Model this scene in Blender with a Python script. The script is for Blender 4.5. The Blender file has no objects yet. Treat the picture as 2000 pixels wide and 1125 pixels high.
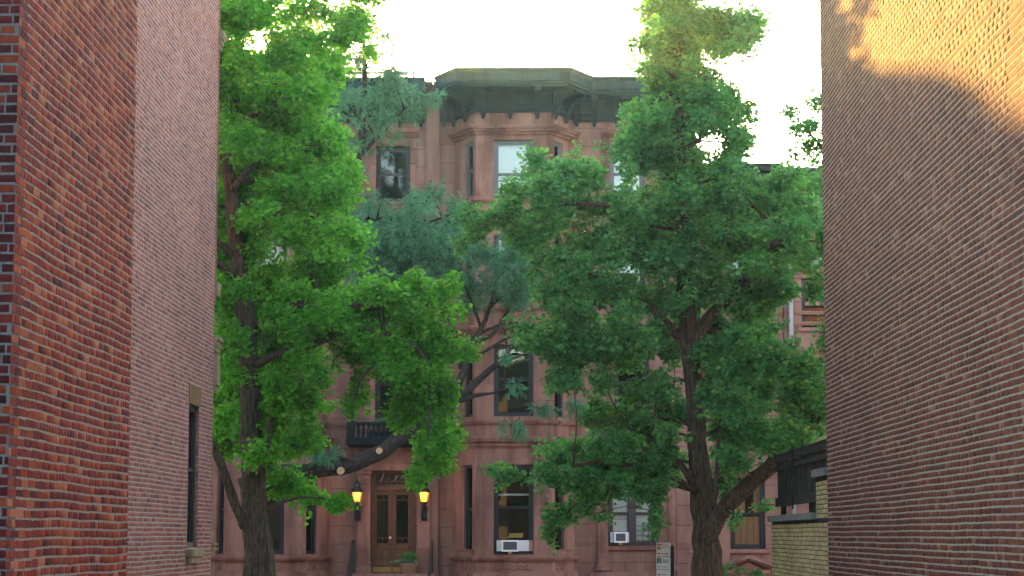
import bpy, math, random
import numpy as np
from mathutils import Vector, Matrix, Euler

random.seed(7)
RNG = np.random.default_rng(7)
sc = bpy.context.scene
col = sc.collection
PI = math.pi
R = math.radians

# ------------------------------------------------------------------ camera
CAM = Vector((0.0, 0.0, 2.9))
FPX = 4300.0                       # focal length in photo pixels (2000 wide)
cam_d = bpy.data.cameras.new('camera')
cam_d.sensor_width = 36.0
cam_d.lens = FPX / 2000.0 * 36.0
cam_d.clip_start = 0.1
cam_d.clip_end = 2000.0
cam = bpy.data.objects.new('camera', cam_d)
col.objects.link(cam)
cam.location = CAM
cam.rotation_euler = (R(90.0 + 6.40), 0.0, R(0.67))
sc.camera = cam
CM = Euler(cam.rotation_euler).to_matrix()
CMI = CM.inverted()

# ------------------------------------------------------------------ light
SUN_T, SUN_S = 0.16, 0.2155          # sideways and upward slope of the sun direction per metre ahead
sun_dir = Vector((-SUN_T, 1.0, SUN_S)).normalized()
SUN_EL = math.asin(sun_dir.z)
SUN_AZ = math.atan2(sun_dir.x, sun_dir.y)
w = bpy.data.worlds.new('World')
sc.world = w
w.use_nodes = True
wn = w.node_tree
bg = wn.nodes['Background']
sky = wn.nodes.new('ShaderNodeTexSky')
sky.sky_type = 'NISHITA'
sky.sun_disc = False
sky.sun_elevation = SUN_EL
sky.sun_rotation = SUN_AZ
sky.dust_density = 1.9
sky.air_density = 1.0
sky.ozone_density = 0.25
wn.links.new(sky.outputs[0], bg.inputs[0])
bg.inputs[1].default_value = 0.15
sun_l = bpy.data.lights.new('sun', 'SUN')
sun_l.energy = 5.0
sun_l.angle = R(0.45)
sun_l.color = (1.0, 0.50, 0.10)
sun = bpy.data.objects.new('sun', sun_l)
col.objects.link(sun)
sun.location = (-20, 90, 40)
sun.rotation_euler = (-sun_dir).to_track_quat('-Z', 'Y').to_euler()

sc.render.engine = 'CYCLES'
sc.cycles.use_denoising = True
sc.cycles.max_bounces = 6
sc.cycles.diffuse_bounces = 3
sc.cycles.glossy_bounces = 3
sc.cycles.transmission_bounces = 4
sc.cycles.transparent_max_bounces = 8
sc.cycles.sample_clamp_indirect = 4.0
sc.cycles.volume_bounces = 0
vs = sc.view_settings
vs.view_transform = 'Standard'
vs.look = 'None'
vs.gamma = 1.0
vs.exposure = 2.85
vs.use_curve_mapping = False
sc.display_settings.display_device = 'sRGB'

# ------------------------------------------------------------------ measuring
def P(px, py, Y):
    """world point seen at photo pixel (px,py) at world depth Y"""
    d = CM @ Vector(((px - 1000.0) / FPX, -(py - 562.5) / FPX, -1.0))
    return CAM + d * (Y / d.y)
def PXX(px, py, X):
    d = CM @ Vector(((px - 1000.0) / FPX, -(py - 562.5) / FPX, -1.0))
    return CAM + d * (X / d.x)
def pix(p):
    v = CMI @ (Vector(p) - CAM)
    return (1000 + FPX * v.x / -v.z, 562.5 - FPX * v.y / -v.z)
CMI_np = np.array(CMI)
def pix_np(p):
    v = (p - np.array(CAM)) @ CMI_np.T
    return np.stack([1000 + FPX * v[:, 0] / -v[:, 2], 562.5 - FPX * v[:, 1] / -v[:, 2]], 1)

# ------------------------------------------------------------------ objects
def woff(o):
    v = Vector((0, 0, 0))
    while o is not None:
        v += o.location
        o = o.parent
    return v
def tag(o, label=None, cat=None, group=None, kind=None):
    if label: o['label'] = label
    if cat: o['category'] = cat
    if group: o['group'] = group
    if kind: o['kind'] = kind
    return o
def empty(name, loc, label, cat, group=None):
    o = bpy.data.objects.new(name, None)
    o.empty_display_size = 0.3
    col.objects.link(o)
    o.location = loc
    return tag(o, label, cat, group)

class MB:
    def __init__(s):
        s.v, s.f = [], []
    def add(s, vs, fs):
        b = len(s.v)
        s.v.extend([tuple(p) for p in vs])
        s.f.extend([tuple(b + i for i in f) for f in fs])
        return s
    def box(s, a, b):
        x0, x1 = sorted((a[0], b[0])); y0, y1 = sorted((a[1], b[1])); z0, z1 = sorted((a[2], b[2]))
        return s.add([(x0,y0,z0),(x1,y0,z0),(x1,y1,z0),(x0,y1,z0),(x0,y0,z1),(x1,y0,z1),(x1,y1,z1),(x0,y1,z1)],
                     [(0,3,2,1),(4,5,6,7),(0,1,5,4),(1,2,6,5),(2,3,7,6),(3,0,4,7)])
    def fbox(s, fr, u0, u1, z0, z1, d0, d1):
        O, u, n = fr
        p = []
        for z in (z0, z1):
            for (a, d) in ((u0, d1), (u1, d1), (u1, d0), (u0, d0)):
                q = O + u * a + n * d
                p.append((q.x, q.y, z))
        return s.add(p, [(0,3,2,1),(4,5,6,7),(0,1,5,4),(1,2,6,5),(2,3,7,6),(3,0,4,7)])
    def prism(s, poly, z0, z1):
        n = len(poly)
        s.add([(x, y, z0) for x, y in poly] + [(x, y, z1) for x, y in poly],
              [tuple(range(n))[::-1], tuple(range(n, 2*n))] + [(i, (i+1) % n, n + (i+1) % n, n + i) for i in range(n)])
        return s
    def tube(s, pts, rad, n=8, cap=True, wob=0.0, rng=random):
        pts = [Vector(p) for p in pts]
        m = len(pts)
        base = len(s.v)
        up = Vector((0, 0, 1))
        prev = None
        for i in range(m):
            t = (pts[min(i+1, m-1)] - pts[max(i-1, 0)])
            if t.length < 1e-9: t = Vector((0, 0, 1))
            t.normalize()
            if prev is None:
                a = t.cross(Vector((0.3, 0.9, 0.2)))
                if a.length < 1e-3: a = t.cross(Vector((1, 0, 0)))
            else:
                a = prev - t * prev.dot(t)
            a.normalize(); prev = a
            b = t.cross(a)
            for k in range(n):
                th = 2*PI*k/n
                r = rad[i] * (1 + (rng.uniform(-wob, wob) if wob else 0))
                q = pts[i] + (a*math.cos(th) + b*math.sin(th)) * r
                s.v.append((q.x, q.y, q.z))
        for i in range(m-1):
            for k in range(n):
                k2 = (k+1) % n
                s.f.append((base+i*n+k, base+i*n+k2, base+(i+1)*n+k2, base+(i+1)*n+k))
        if cap:
            s.f.append(tuple(base + k for k in range(n))[::-1])
            s.f.append(tuple(base + (m-1)*n + k for k in range(n)))
        return s
    def lathe(s, c, prof, n=16):
        base = len(s.v); m = len(prof)
        for (r, z) in prof:
            for k in range(n):
                th = 2*PI*k/n
                s.v.append((c[0] + r*math.cos(th), c[1] + r*math.sin(th), c[2] + z))
        for i in range(m-1):
            for k in range(n):
                k2 = (k+1) % n
                s.f.append((base+i*n+k, base+i*n+k2, base+(i+1)*n+k2, base+(i+1)*n+k))
        s.f.append(tuple(base + k for k in range(n))[::-1])
        s.f.append(tuple(base + (m-1)*n + k for k in range(n)))
        return s
    def build(s, name, m, parent=None, smooth=False, **kw):
        off = woff(parent) if parent else Vector((0, 0, 0))
        me = bpy.data.meshes.new(name)
        v = [(p[0]-off.x, p[1]-off.y, p[2]-off.z) for p in s.v]
        me.from_pydata(v, [], s.f)
        me.materials.append(m)
        if smooth:
            me.polygons.foreach_set('use_smooth', [True]*len(me.polygons))
        me.update()
        o = bpy.data.objects.new(name, me)
        col.objects.link(o)
        if parent: o.parent = parent
        tag(o, **kw)
        return o

def mesh_np(name, verts, quads, m, parent=None, smooth=False, **kw):
    """fast mesh from arrays of vertices and quads"""
    off = np.array(woff(parent)) if parent else np.zeros(3)
    verts = np.ascontiguousarray(verts - off, dtype=np.float32)
    quads = np.ascontiguousarray(quads, dtype=np.int32)
    me = bpy.data.meshes.new(name)
    k = quads.shape[1]
    me.vertices.add(len(verts)); me.vertices.foreach_set('co', verts.ravel())
    me.loops.add(quads.size); me.loops.foreach_set('vertex_index', quads.ravel())
    me.polygons.add(len(quads))
    me.polygons.foreach_set('loop_start', np.arange(0, quads.size, k, dtype=np.int32))
    me.polygons.foreach_set('loop_total', np.full(len(quads), k, dtype=np.int32))
    if smooth: me.polygons.foreach_set('use_smooth', np.ones(len(quads), dtype=bool))
    me.materials.append(m)
    me.update(calc_edges=True)
    o = bpy.data.objects.new(name, me)
    col.objects.link(o)
    if parent: o.parent = parent
    return tag(o, **kw)

# ------------------------------------------------------------------ materials
class NT:
    def __init__(s, name):
        s.m = bpy.data.materials.new(name); s.m.use_nodes = True
        s.t = s.m.node_tree; s.n = s.t.nodes; s.l = s.t.links
        s.b = s.n['Principled BSDF']; s.out = s.n['Material Output']
    def node(s, typ, **kw):
        x = s.n.new(typ)
        for k, v in kw.items(): setattr(x, k, v)
        return x
    def link(s, a, b): s.l.new(a, b)
    def noise(s, vec, scale, detail=4, rough=.55):
        x = s.node('ShaderNodeTexNoise'); x.inputs['Scale'].default_value = scale
        x.inputs['Detail'].default_value = detail; x.inputs['Roughness'].default_value = rough
        if vec is not None: s.link(vec, x.inputs['Vector'])
        return x.outputs[0]
    def pos(s): return s.node('ShaderNodeNewGeometry').outputs['Position']
    def scaled(s, vec, sc3):
        x = s.node('ShaderNodeMapping'); x.inputs['Scale'].default_value = sc3
        s.link(vec, x.inputs['Vector']); return x.outputs[0]
    def rnd(s):
        a = s.node('ShaderNodeObjectInfo').outputs['Random']
        b = s.node('ShaderNodeNewGeometry').outputs['Random Per Island']
        x = s.math('ADD', a, b); return s.math('FRACT', x)
    def math(s, op, a, b=None):
        x = s.node('ShaderNodeMath', operation=op)
        for i, v in enumerate((a, b)):
            if v is None: continue
            if isinstance(v, (int, float)): x.inputs[i].default_value = v
            else: s.link(v, x.inputs[i])
        return x.outputs[0]
    def ramp(s, fac, stops, interp='LINEAR'):
        x = s.node('ShaderNodeValToRGB'); e = x.color_ramp.elements; x.color_ramp.interpolation = interp
        while len(e) < len(stops): e.new(0.5)
        for i, (p, c) in enumerate(stops):
            e[i].position = p; e[i].color = (*c, 1) if len(c) == 3 else c
        s.link(fac, x.inputs[0]); return x.outputs[0]
    def mix(s, fac, a, b, mode='MIX'):
        x = s.node('ShaderNodeMix', data_type='RGBA', blend_type=mode)
        for sock, v in ((x.inputs[0], fac), (x.inputs[6], a), (x.inputs[7], b)):
            if isinstance(v, (int, float)): sock.default_value = v
            elif isinstance(v, tuple): sock.default_value = (*v, 1) if len(v) == 3 else v
            else: s.link(v, sock)
        return x.outputs[2]
    def bump(s, h, strength=.4, dist=.01):
        x = s.node('ShaderNodeBump'); x.inputs['Strength'].default_value = strength; x.inputs['Distance'].default_value = dist
        s.link(h, x.inputs['Height']); s.link(x.outputs[0], s.b.inputs['Normal'])
    def base(s, c):
        if isinstance(c, tuple): s.b.inputs['Base Color'].default_value = (*c, 1)
        else: s.link(c, s.b.inputs['Base Color'])
    def set(s, **kw):
        for k, v in kw.items(): s.b.inputs[k.replace('_', ' ')].default_value = v
        return s

def scale_rgb(c, k): return tuple(min(1, x*k) for x in c)
def mottled(name, c, var=.25, scale=3.0, rough=.85, bump=.3, bscale=40, bdist=.006, spec=.1, rnd=0.0, stain=None):
    t = NT(name); p = t.pos()
    n = t.noise(p, scale, 6, .6)
    cc = t.ramp(n, [(.25, scale_rgb(c, 1-var)), (.75, scale_rgb(c, 1+var))])
    if rnd:
        r = t.rnd()
        g = t.ramp(r, [(0, (1-rnd,)*3), (1, (1+rnd*.0+.0,)*3)])
        cc = t.mix(1.0, cc, g, 'MULTIPLY')
    if stain:
        sn = t.noise(t.scaled(p, (1.6, 1.6, .25)), 1.0, 5, .65)
        f = t.ramp(sn, [(.44, (0, 0, 0)), (.64, (1, 1, 1))])
        cc = t.mix(f, cc, stain)
    t.base(cc)
    t.set(Roughness=rough, Specular_IOR_Level=spec)
    if bump: t.bump(t.noise(p, bscale, 5, .6), bump, bdist)
    return t.m
def plain(name, c, rough=.6, metal=0.0, spec=.4):
    t = NT(name); p = t.pos()
    n = t.noise(p, 25, 4, .6)
    t.base(t.ramp(n, [(.2, scale_rgb(c, .85)), (.8, scale_rgb(c, 1.12))]))
    t.set(Roughness=rough, Metallic=metal, Specular_IOR_Level=spec)
    return t.m
def brick_mat(name, stops, streak=None, bump=.5, rough=.9, spec=.06):
    """stops: colour stops picked per brick; streak: colour of scuffs and lime smears"""
    t = NT(name); p = t.pos()
    r = t.rnd()
    c = t.ramp(r, stops)
    n1 = t.noise(t.scaled(p, (9, 9, 3)), 4.0, 5, .6)
    c = t.mix(1.0, c, t.ramp(n1, [(.25, (.62,)*3), (.75, (1.28,)*3)]), 'MULTIPLY')
    if streak:
        n2 = t.noise(t.scaled(p, (22, 22, 5)), 2.0, 4, .7)
        f = t.ramp(n2, [(.55, (0, 0, 0)), (.78, (.75,)*3)])
        c = t.mix(f, c, streak)
    big = t.noise(p, .55, 4, .6)
    c = t.mix(1.0, c, t.ramp(big, [(.3, (.78,)*3), (.7, (1.1,)*3)]), 'MULTIPLY')
    t.base(c); t.set(Roughness=rough, Specular_IOR_Level=spec)
    t.bump(t.noise(p, 70, 5, .65), bump, .006)
    return t.m
def glass_mat(name, tint=(.90, .93, .93)):
    t = NT(name)
    g = t.node('ShaderNodeBsdfGlossy'); g.inputs['Roughness'].default_value = .015; g.inputs['Color'].default_value = (1, 1, 1, 1)
    tr = t.node('ShaderNodeBsdfTransparent'); tr.inputs['Color'].default_value = (*tint, 1)
    f = t.node('ShaderNodeFresnel'); f.inputs[0].default_value = 1.40
    n = t.node('ShaderNodeBump'); n.inputs['Strength'].default_value = .03; n.inputs['Distance'].default_value = .01
    t.link(t.noise(t.pos(), 1.3, 1, .4), n.inputs['Height'])
    t.link(n.outputs[0], g.inputs['Normal'])
    fac = t.math('MINIMUM', t.math('ADD', f.outputs[0], .005), 1.0)
    mx = t.node('ShaderNodeMixShader')
    t.link(fac, mx.inputs[0]); t.link(tr.outputs[0], mx.inputs[1]); t.link(g.outputs[0], mx.inputs[2])
    t.link(mx.outputs[0], t.out.inputs[0]); t.n.remove(t.b)
    return t.m
def emit_mat(name, c, strength):
    t = NT(name); t.base(c); t.b.inputs['Emission Color'].default_value = (*c, 1); t.b.inputs['Emission Strength'].default_value = strength
    return t.m
def leaf_mat(name, stops, trans, tfac=.42, rough=.5, spec=.25):
    t = NT(name)
    r = t.rnd()
    big = t.noise(t.pos(), .9, 4, .6)
    rr = t.math('ADD', t.math('MULTIPLY', r, .55), t.math('MULTIPLY', t.math('SUBTRACT', big, .22), .95))
    c = t.ramp(rr, stops)
    t.base(c); t.set(Roughness=rough, Specular_IOR_Level=spec)
    tl = t.node('ShaderNodeBsdfTranslucent')
    tc = t.mix(.7, c, trans, 'MIX'); t.link(tc, tl.inputs['Color'])
    mx = t.node('ShaderNodeMixShader'); mx.inputs[0].default_value = tfac
    t.link(t.b.outputs[0], mx.inputs[1]); t.link(tl.outputs[0], mx.inputs[2]); t.link(mx.outputs[0], t.out.inputs[0])
    return t.m
def bark_mat(name, c1, c2, moss=None):
    t = NT(name); p = t.pos()
    v = t.scaled(p, (1, 1, .14))
    n = t.noise(v, 26, 6, .7)
    c = t.ramp(n, [(.36, c1), (.60, c2), (.8, scale_rgb(c2, 1.35))])
    if moss:
        f = t.ramp(t.noise(p, 2.2, 4, .6), [(.5, (0, 0, 0)), (.8, (.6,)*3)])
        c = t.mix(f, c, moss)
    t.base(c); t.set(Roughness=.95, Specular_IOR_Level=.1)
    t.bump(n, 1.0, .06)
    return t.m

M = {}
# bricks
M['brick_orange'] = brick_mat('red_orange_brick', [(0, (.085, .020, .028)), (.08, (.19, .032, .032)), (.42, (.275, .043, .034)), (.72, (.34, .053, .030)), (.9, (.46, .105, .040)), (1, (.52, .20, .11))], (.52, .22, .14))
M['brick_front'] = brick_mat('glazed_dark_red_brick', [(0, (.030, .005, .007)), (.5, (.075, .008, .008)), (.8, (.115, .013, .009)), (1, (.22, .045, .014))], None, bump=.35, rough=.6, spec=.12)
M['brick_pink'] = brick_mat('weathered_pink_brick', [(0, (.24, .095, .085)), (.25, (.39, .140, .108)), (.7, (.47, .172, .122)), (1, (.52, .24, .16))], (.52, .36, .30))
M['brick_maroon'] = brick_mat('brown_maroon_brick', [(0, (.085, .032, .030)), (.2, (.125, .038, .029)), (.6, (.150, .046, .031)), (.88, (.175, .058, .032)), (1, (.27, .14, .09))], (.24, .13, .09), bump=.6)
M['brick_yellow'] = brick_mat('yellow_brick', [(0, (.36, .29, .13)), (.5, (.45, .37, .17)), (1, (.55, .47, .24))], None, bump=.2, rough=.6)
M['mortar_pale'] = mottled('pale_lime_mortar', (.40, .355, .31), .2, 18, .95, .7, 90, .006)
M['mortar_warm'] = mottled('warm_grey_mortar', (.36, .305, .25), .22, 18, .95, .7, 90, .006)
M['mortar_pink'] = mottled('pinkish_mortar', (.50, .44, .39), .22, 18, .95, .7, 90, .006)
M['mortar_grey'] = mottled('greenish_grey_mortar', (.315, .30, .25), .2, 18, .95, .8, 90, .006)
M['mortar_shade'] = mottled('dirty_mortar', (.13, .125, .12), .25, 18, .95, .7, 90, .006)  # darker mortar copy, with the shade put into its colour
M['mortar_dark'] = mottled('dark_stained_mortar', (.035, .032, .027), .2, 18, .95, .3)
M['slate'] = mottled('soot_dark_brick', (.009, .008, .007), .3, 5, .9, .3)  # near-black, set to darken what the lower windows mirror
M['wall_plain'] = mottled('plain_brick_core', (.17, .09, .07), .2, 8, .9, .3)
# stone
M['stone'] = mottled('brownstone', (.310, .165, .124), .13, 2.2, .85, .35, 60, .006, rnd=.16, stain=(.19, .095, .072))
M['stone_joint'] = mottled('brownstone_joint', (.11, .05, .037), .15, 3, .9, .3)
M['stone_trim'] = mottled('brownstone_trim', (.295, .152, .113), .15, 3.5, .8, .3, 70, .005, stain=(.14, .062, .046))
M['limestone'] = mottled('weathered_limestone', (.36, .27, .15), .3, 6, .85, .5, 50, .008, stain=(.20, .15, .09))
M['lintel'] = mottled('stained_lintel_stone', (.24, .15, .06), .3, 7, .85, .4, 50, .006, stain=(.27, .14, .08))
M['bluestone'] = mottled('grey_coping_stone', (.17, .17, .155), .3, 9, .85, .5, 60, .006)
M['cornice'] = mottled('verdigris_cornice_paint', (.020, .056, .060), .3, 2.5, .55, .2, 30, .005, stain=(.014, .026, .024))  # lighter copy of the dark paint; lit, glare-washed top band in its colour
M['cornice_dark'] = mottled('black_green_cornice_paint', (.011, .015, .016), .3, 3, .6, .2)
M['frame_black'] = plain('black_window_paint', (.020, .019, .021), .45)
M['frame_brown'] = plain('dark_brown_window_paint', (.055, .042, .040), .5)
M['frame_grey'] = plain('grey_blue_window_paint', (.12, .13, .14), .5)
M['glass'] = glass_mat('window_glass')
M['room'] = plain('dark_room', (.018, .016, .015), .9)  # near-black colour stands in for the unlit rooms behind windows
M['blind'] = plain('white_blind', (.82, .80, .73), .8)
M['curtain'] = mottled('pale_curtain', (.66, .70, .70), .06, 6, .9, .5, 30, .02)
M['shutter_wood'] = mottled('light_wood_shutter', (.46, .25, .12), .15, 9, .6, .2)
M['door_wood'] = mottled('varnished_door_wood', (.13, .050, .020), .35, 7, .4, .3, 60, .004, spec=.45)
M['door_panel'] = mottled('worn_door_wood', (.20, .105, .045), .3, 9, .5, .5, 50, .006)
M['brass'] = plain('brass_plate', (.42, .27, .08), .45, .6)
M['iron'] = plain('black_iron', (.015, .015, .016), .5)
M['white_metal'] = plain('white_appliance_metal', (.72, .72, .68), .45)
M['white_plastic'] = plain('white_appliance_plastic', (.80, .80, .76), .5)
M['ac_grille'] = plain('grey_appliance_grille', (.13, .13, .14), .6)
M['wood_block'] = mottled('yellow_timber_block', (.62, .42, .13), .2, 12, .7, .2)
M['fence_wood'] = mottled('dark_weathered_fence_wood', (.032, .027, .025), .6, 6, .85, .6, 60, .008, rnd=.4)
M['lamp_glass'] = emit_mat('lit_lantern_glass', (1.0, .40, .04), .34)
M['lamp_core'] = emit_mat('lit_bulb', (1.0, .62, .16), 2.5)
M['sign_white'] = plain('sign_white', (.88, .85, .76), .5)
M['sign_red'] = plain('sign_red', (.55, .03, .03), .5)
M['sign_green'] = plain('sign_green', (.012, .10, .06), .5)
M['sign_ink'] = plain('sign_black_ink', (.03, .03, .03), .6)
M['gilt'] = plain('gilt_lettering', (.62, .46, .26), .45)
M['asphalt'] = mottled('asphalt', (.05, .05, .052), .25, 5, .9, .6, 120, .006)
M['concrete'] = mottled('pavement_concrete', (.30, .29, .27), .15, 2.5, .9, .3, 80, .004)
M['kerb'] = mottled('granite_kerb', (.28, .27, .26), .2, 10, .85, .3)
M['earth'] = mottled('earth', (.10, .085, .06), .3, 3, .95, .5, 30, .02)
M['paint_yellow'] = plain('yellow_road_paint', (.60, .42, .05), .7)
M['paint_white'] = plain('white_road_paint', (.7, .7, .68), .7)
M['terracotta'] = mottled('terracotta_pot', (.26, .15, .09), .2, 8, .85, .3)
M['pipe'] = plain('grey_downpipe', (.33, .31, .30), .5)
M['roof'] = mottled('roof_felt', (.09, .085, .08), .2, 4, .9, .3)
M['bark_left'] = bark_mat('grey_brown_ridged_bark', (.040, .030, .023), (.165, .125, .092), (.13, .11, .06))
M['bark_right'] = bark_mat('brown_ridged_bark', (.040, .028, .021), (.170, .112, .074), (.15, .115, .055))
M['bark_dark'] = bark_mat('dark_bark', (.028, .023, .020), (.075, .060, .050))
M['cut_wood'] = mottled('fresh_cut_wood', (.58, .38, .20), .15, 30, .8, .2)
M['leaf_left'] = leaf_mat('vivid_green_leaf', [(.12, (.012, .105, .014)), (.38, (.042, .265, .020)), (.62, (.098, .40, .030)), (.82, (.20, .47, .05)), (1, (.34, .50, .07))], (.26, .70, .05), .50, spec=.15)
M['leaf_right'] = leaf_mat('deep_green_leaf', [(.12, (.010, .070, .030)), (.40, (.032, .190, .060)), (.62, (.080, .285, .068)), (.78, (.17, .36, .062)), (1, (.32, .41, .07))], (.19, .54, .10), .44, spec=.18)
M['leaf_locust'] = leaf_mat('blue_green_leaflet', [(.15, (.042, .150, .082)), (.5, (.080, .245, .135)), (1, (.15, .34, .18))], (.16, .38, .12), .42, spec=.2)
M['leaf_shrub'] = leaf_mat('shrub_leaf', [(.15, (.03, .10, .03)), (.5, (.06, .17, .04)), (1, (.14, .26, .06))], (.2, .4, .06), .35)
M['leaf_pale'] = leaf_mat('pale_succulent_leaf', [(.15, (.10, .20, .13)), (.5, (.17, .29, .19)), (1, (.25, .38, .26))], (.2, .4, .1), .2)

# ------------------------------------------------------------------ ground
def sheet(name, x0, x1, y0, y1, z, m, **kw):
    b = MB(); b.box((x0, y0, z - .3), (x1, y1, z)); return b.build(name, m, **kw)
sheet('ground', -125, 125, -60, 160, -.16, M['earth'], kind='structure')
sheet('alley', -5.4, 4.0, 9.0, 38.0, .004, M['concrete'], kind='structure')
sheet('yard', -34, 34, -38, 9.0, .002, M['asphalt'], kind='structure')  # unseen ground, made dark so the windows mirror no bright paving
sheet('pavement', -120, 120, 38.0, 42.6, .0, M['concrete'], kind='structure')
sheet('kerb', -120, 120, 42.6, 42.78, .004, M['kerb'], kind='structure')
sheet('road', -120, 120, 42.78, 57.0, -.13, M['asphalt'], kind='structure')
sheet('kerb', -120, 120, 57.0, 57.18, .004, M['kerb'], kind='structure')
sheet('pavement', -120, 120, 57.18, 66.0, .0, M['concrete'], kind='structure')
b = MB()
for yy in (49.75, 50.05): b.box((-120, yy - .06, -.13), (120, yy + .06, -.126))
b.build('road_marking', M['paint_yellow'], kind='structure')

# ------------------------------------------------------------------ brick walls
VMESH = {}
def brick_variants(key, W, H, D, n, m, ch, jit):
    out = []
    for i in range(n):
        rr = np.random.default_rng(i*17+3)
        V, Q = one_bricks(np.zeros((1, 2)), np.array([[W, H]]), np.zeros(1), D, ch, jit, rr)
        me = bpy.data.meshes.new('brick')
        me.from_pydata(V.reshape(-1, 3).tolist(), [], Q.tolist()); me.materials.append(m); me.update()
        out.append(me)
    return out
def one_bricks(c, s, pr, D, ch, jit, rr):
    """bricks in a wall frame (u, d outward, z); c centres (N,2), s sizes (N,2), pr proudness; 12 vertices each, chamfered face"""
    N = len(c)
    hu, hz = s[:, 0]/2, s[:, 1]/2
    sg = np.array([[-1, -1], [1, -1], [1, 1], [-1, 1]])
    V = np.zeros((N, 12, 3))
    for k in range(4):
        ju = rr.normal(0, jit, N); jz = rr.normal(0, jit*.7, N)
        V[:, k, 0] = c[:, 0] + sg[k, 0]*hu + ju;  V[:, k, 2] = c[:, 1] + sg[k, 1]*hz + jz; V[:, k, 1] = -D
        V[:, 4+k, 0] = V[:, k, 0]; V[:, 4+k, 2] = V[:, k, 2]; V[:, 4+k, 1] = pr - ch*.6
        V[:, 8+k, 0] = V[:, k, 0] - sg[k, 0]*ch; V[:, 8+k, 2] = V[:, k, 2] - sg[k, 1]*ch; V[:, 8+k, 1] = np.maximum(pr + rr.normal(0, jit*.25, N), .0002)
    q = []
    for a in (0, 4):
        for k in range(4):
            k2 = (k+1) % 4
            q.append((a+k, a+k2, a+4+k2, a+4+k))
    q.append((8, 9, 10, 11))
    q = np.array(q)
    Q = (q[None] + (np.arange(N)*12)[:, None, None]).reshape(-1, 4)
    return V, Q
def brick_wall(parent, O, u, n, L, z0, z1, m_brick, m_mortar, course=.0677, bed=.016, head=.012, length=.203, n_ind=300,
               holes=(), proud=.0012, pj=.0009, jit=.0018, seed=1, header_every=6, backing=.25, wave=.006, u_start=0.0, mortar_depth=0.0):
    rr = np.random.default_rng(seed)
    O = Vector(O); u = Vector(u).normalized(); n = Vector(n).normalized()
    fr = (O, u, n)
    # mortar body with the openings left out
    us = sorted({u_start, L, *[h[0] for h in holes], *[h[1] for h in holes]})
    zs = sorted({z0, z1, *[h[2] for h in holes], *[h[3] for h in holes]})
    mb = MB()
    for a, b_ in zip(us[:-1], us[1:]):
        for c, d in zip(zs[:-1], zs[1:]):
            mu, mz = (a+b_)/2, (c+d)/2
            if any(h[0] < mu < h[1] and h[2] < mz < h[3] for h in holes): continue
            mb.fbox(fr, a, b_, c, d, -backing, -.0012)
    mb.build('mortar_bed', m_mortar, parent)
    C, S, PR = [], [], []
    nc = int((z1 - z0) / course)
    ph = rr.uniform(0, 6.28, 4)
    for i in range(nc):
        z = z0 + (i + .5)*course
        hdr = header_every and i % header_every == header_every//2
        bl = length*.5 if hdr else length
        x = u_start - (rr.uniform(0, bl) if not (i % 2) else rr.uniform(.3, .7)*bl)
        while x < L:
            l = bl * rr.uniform(.9, 1.08)
            a, b_ = max(x + head/2, u_start), min(x + l - head/2, L)
            x += l
            if b_ - a < .02: continue
            hit = False
            for h in holes:
                if z + course/2 > h[2] and z - course/2 < h[3] and b_ > h[0] and a < h[1]:
                    if a < h[0] - .03: b_ = h[0]
                    elif b_ > h[1] + .03: a = h[1]
                    else: hit = True
            if hit or b_ - a < .02: continue
            mid = (a+b_)/2
            zz = z + wave*(math.sin(mid*1.7 + ph[0] + i*.11) + .6*math.sin(mid*4.1 + ph[1] - i*.3)) * .6
            C.append((mid, zz)); S.append((b_ - a, course - bed*rr.uniform(.85, 1.15))); PR.append(max(.0003, proud + rr.normal(0, pj)))
    C, S, PR = np.array(C), np.array(S), np.array(PR)
    On, un, nn = np.array(O), np.array(u), np.array(n)
    W = On[None] + C[:, :1]*un + np.stack([np.zeros(len(C)), np.zeros(len(C)), C[:, 1] - O.z], 1)
    px = pix_np(W)
    dist = np.linalg.norm(W - np.array(CAM), axis=1)
    vis = (px[:, 0] > 2) & (px[:, 0] < 1998) & (px[:, 1] > 2) & (px[:, 1] < 1123) & (W[:, 1] > 1)
    score = np.where(vis, 1000 - dist, -dist)
    order = np.argsort(-score)
    ind = order[:n_ind]; rest = order[n_ind:]
    ur = u if u.cross(n).z > 0 else -u
    rot = Matrix((ur, n, Vector((0, 0, 1)))).transposed().to_euler()
    off = woff(parent)
    if len(ind):
        var = brick_variants(m_brick.name, .2, course - bed, .03, 14, m_brick, .0022, jit*1.3)
        for k in ind:
            o = bpy.data.objects.new('brick', var[int(rr.integers(len(var)))])
            p = Vector(W[k]) + n*float(PR[k]) - off
            o.location = p; o.rotation_euler = rot
            o.scale = (S[k, 0]/.2, 1, S[k, 1]/(course - bed))
            o.parent = parent
            col.objects.link(o)
    if len(rest):
        V, Q = one_bricks(C[rest], S[rest], PR[rest], .03, .0022, jit, rr)
        V = V.reshape(-1, 3)
        Wv = On[None] + V[:, :1]*un + V[:, 1:2]*nn
        Wv[:, 2] = V[:, 2]
        mesh_np('bricks', Wv, Q, m_brick, parent, kind='stuff')

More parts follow.
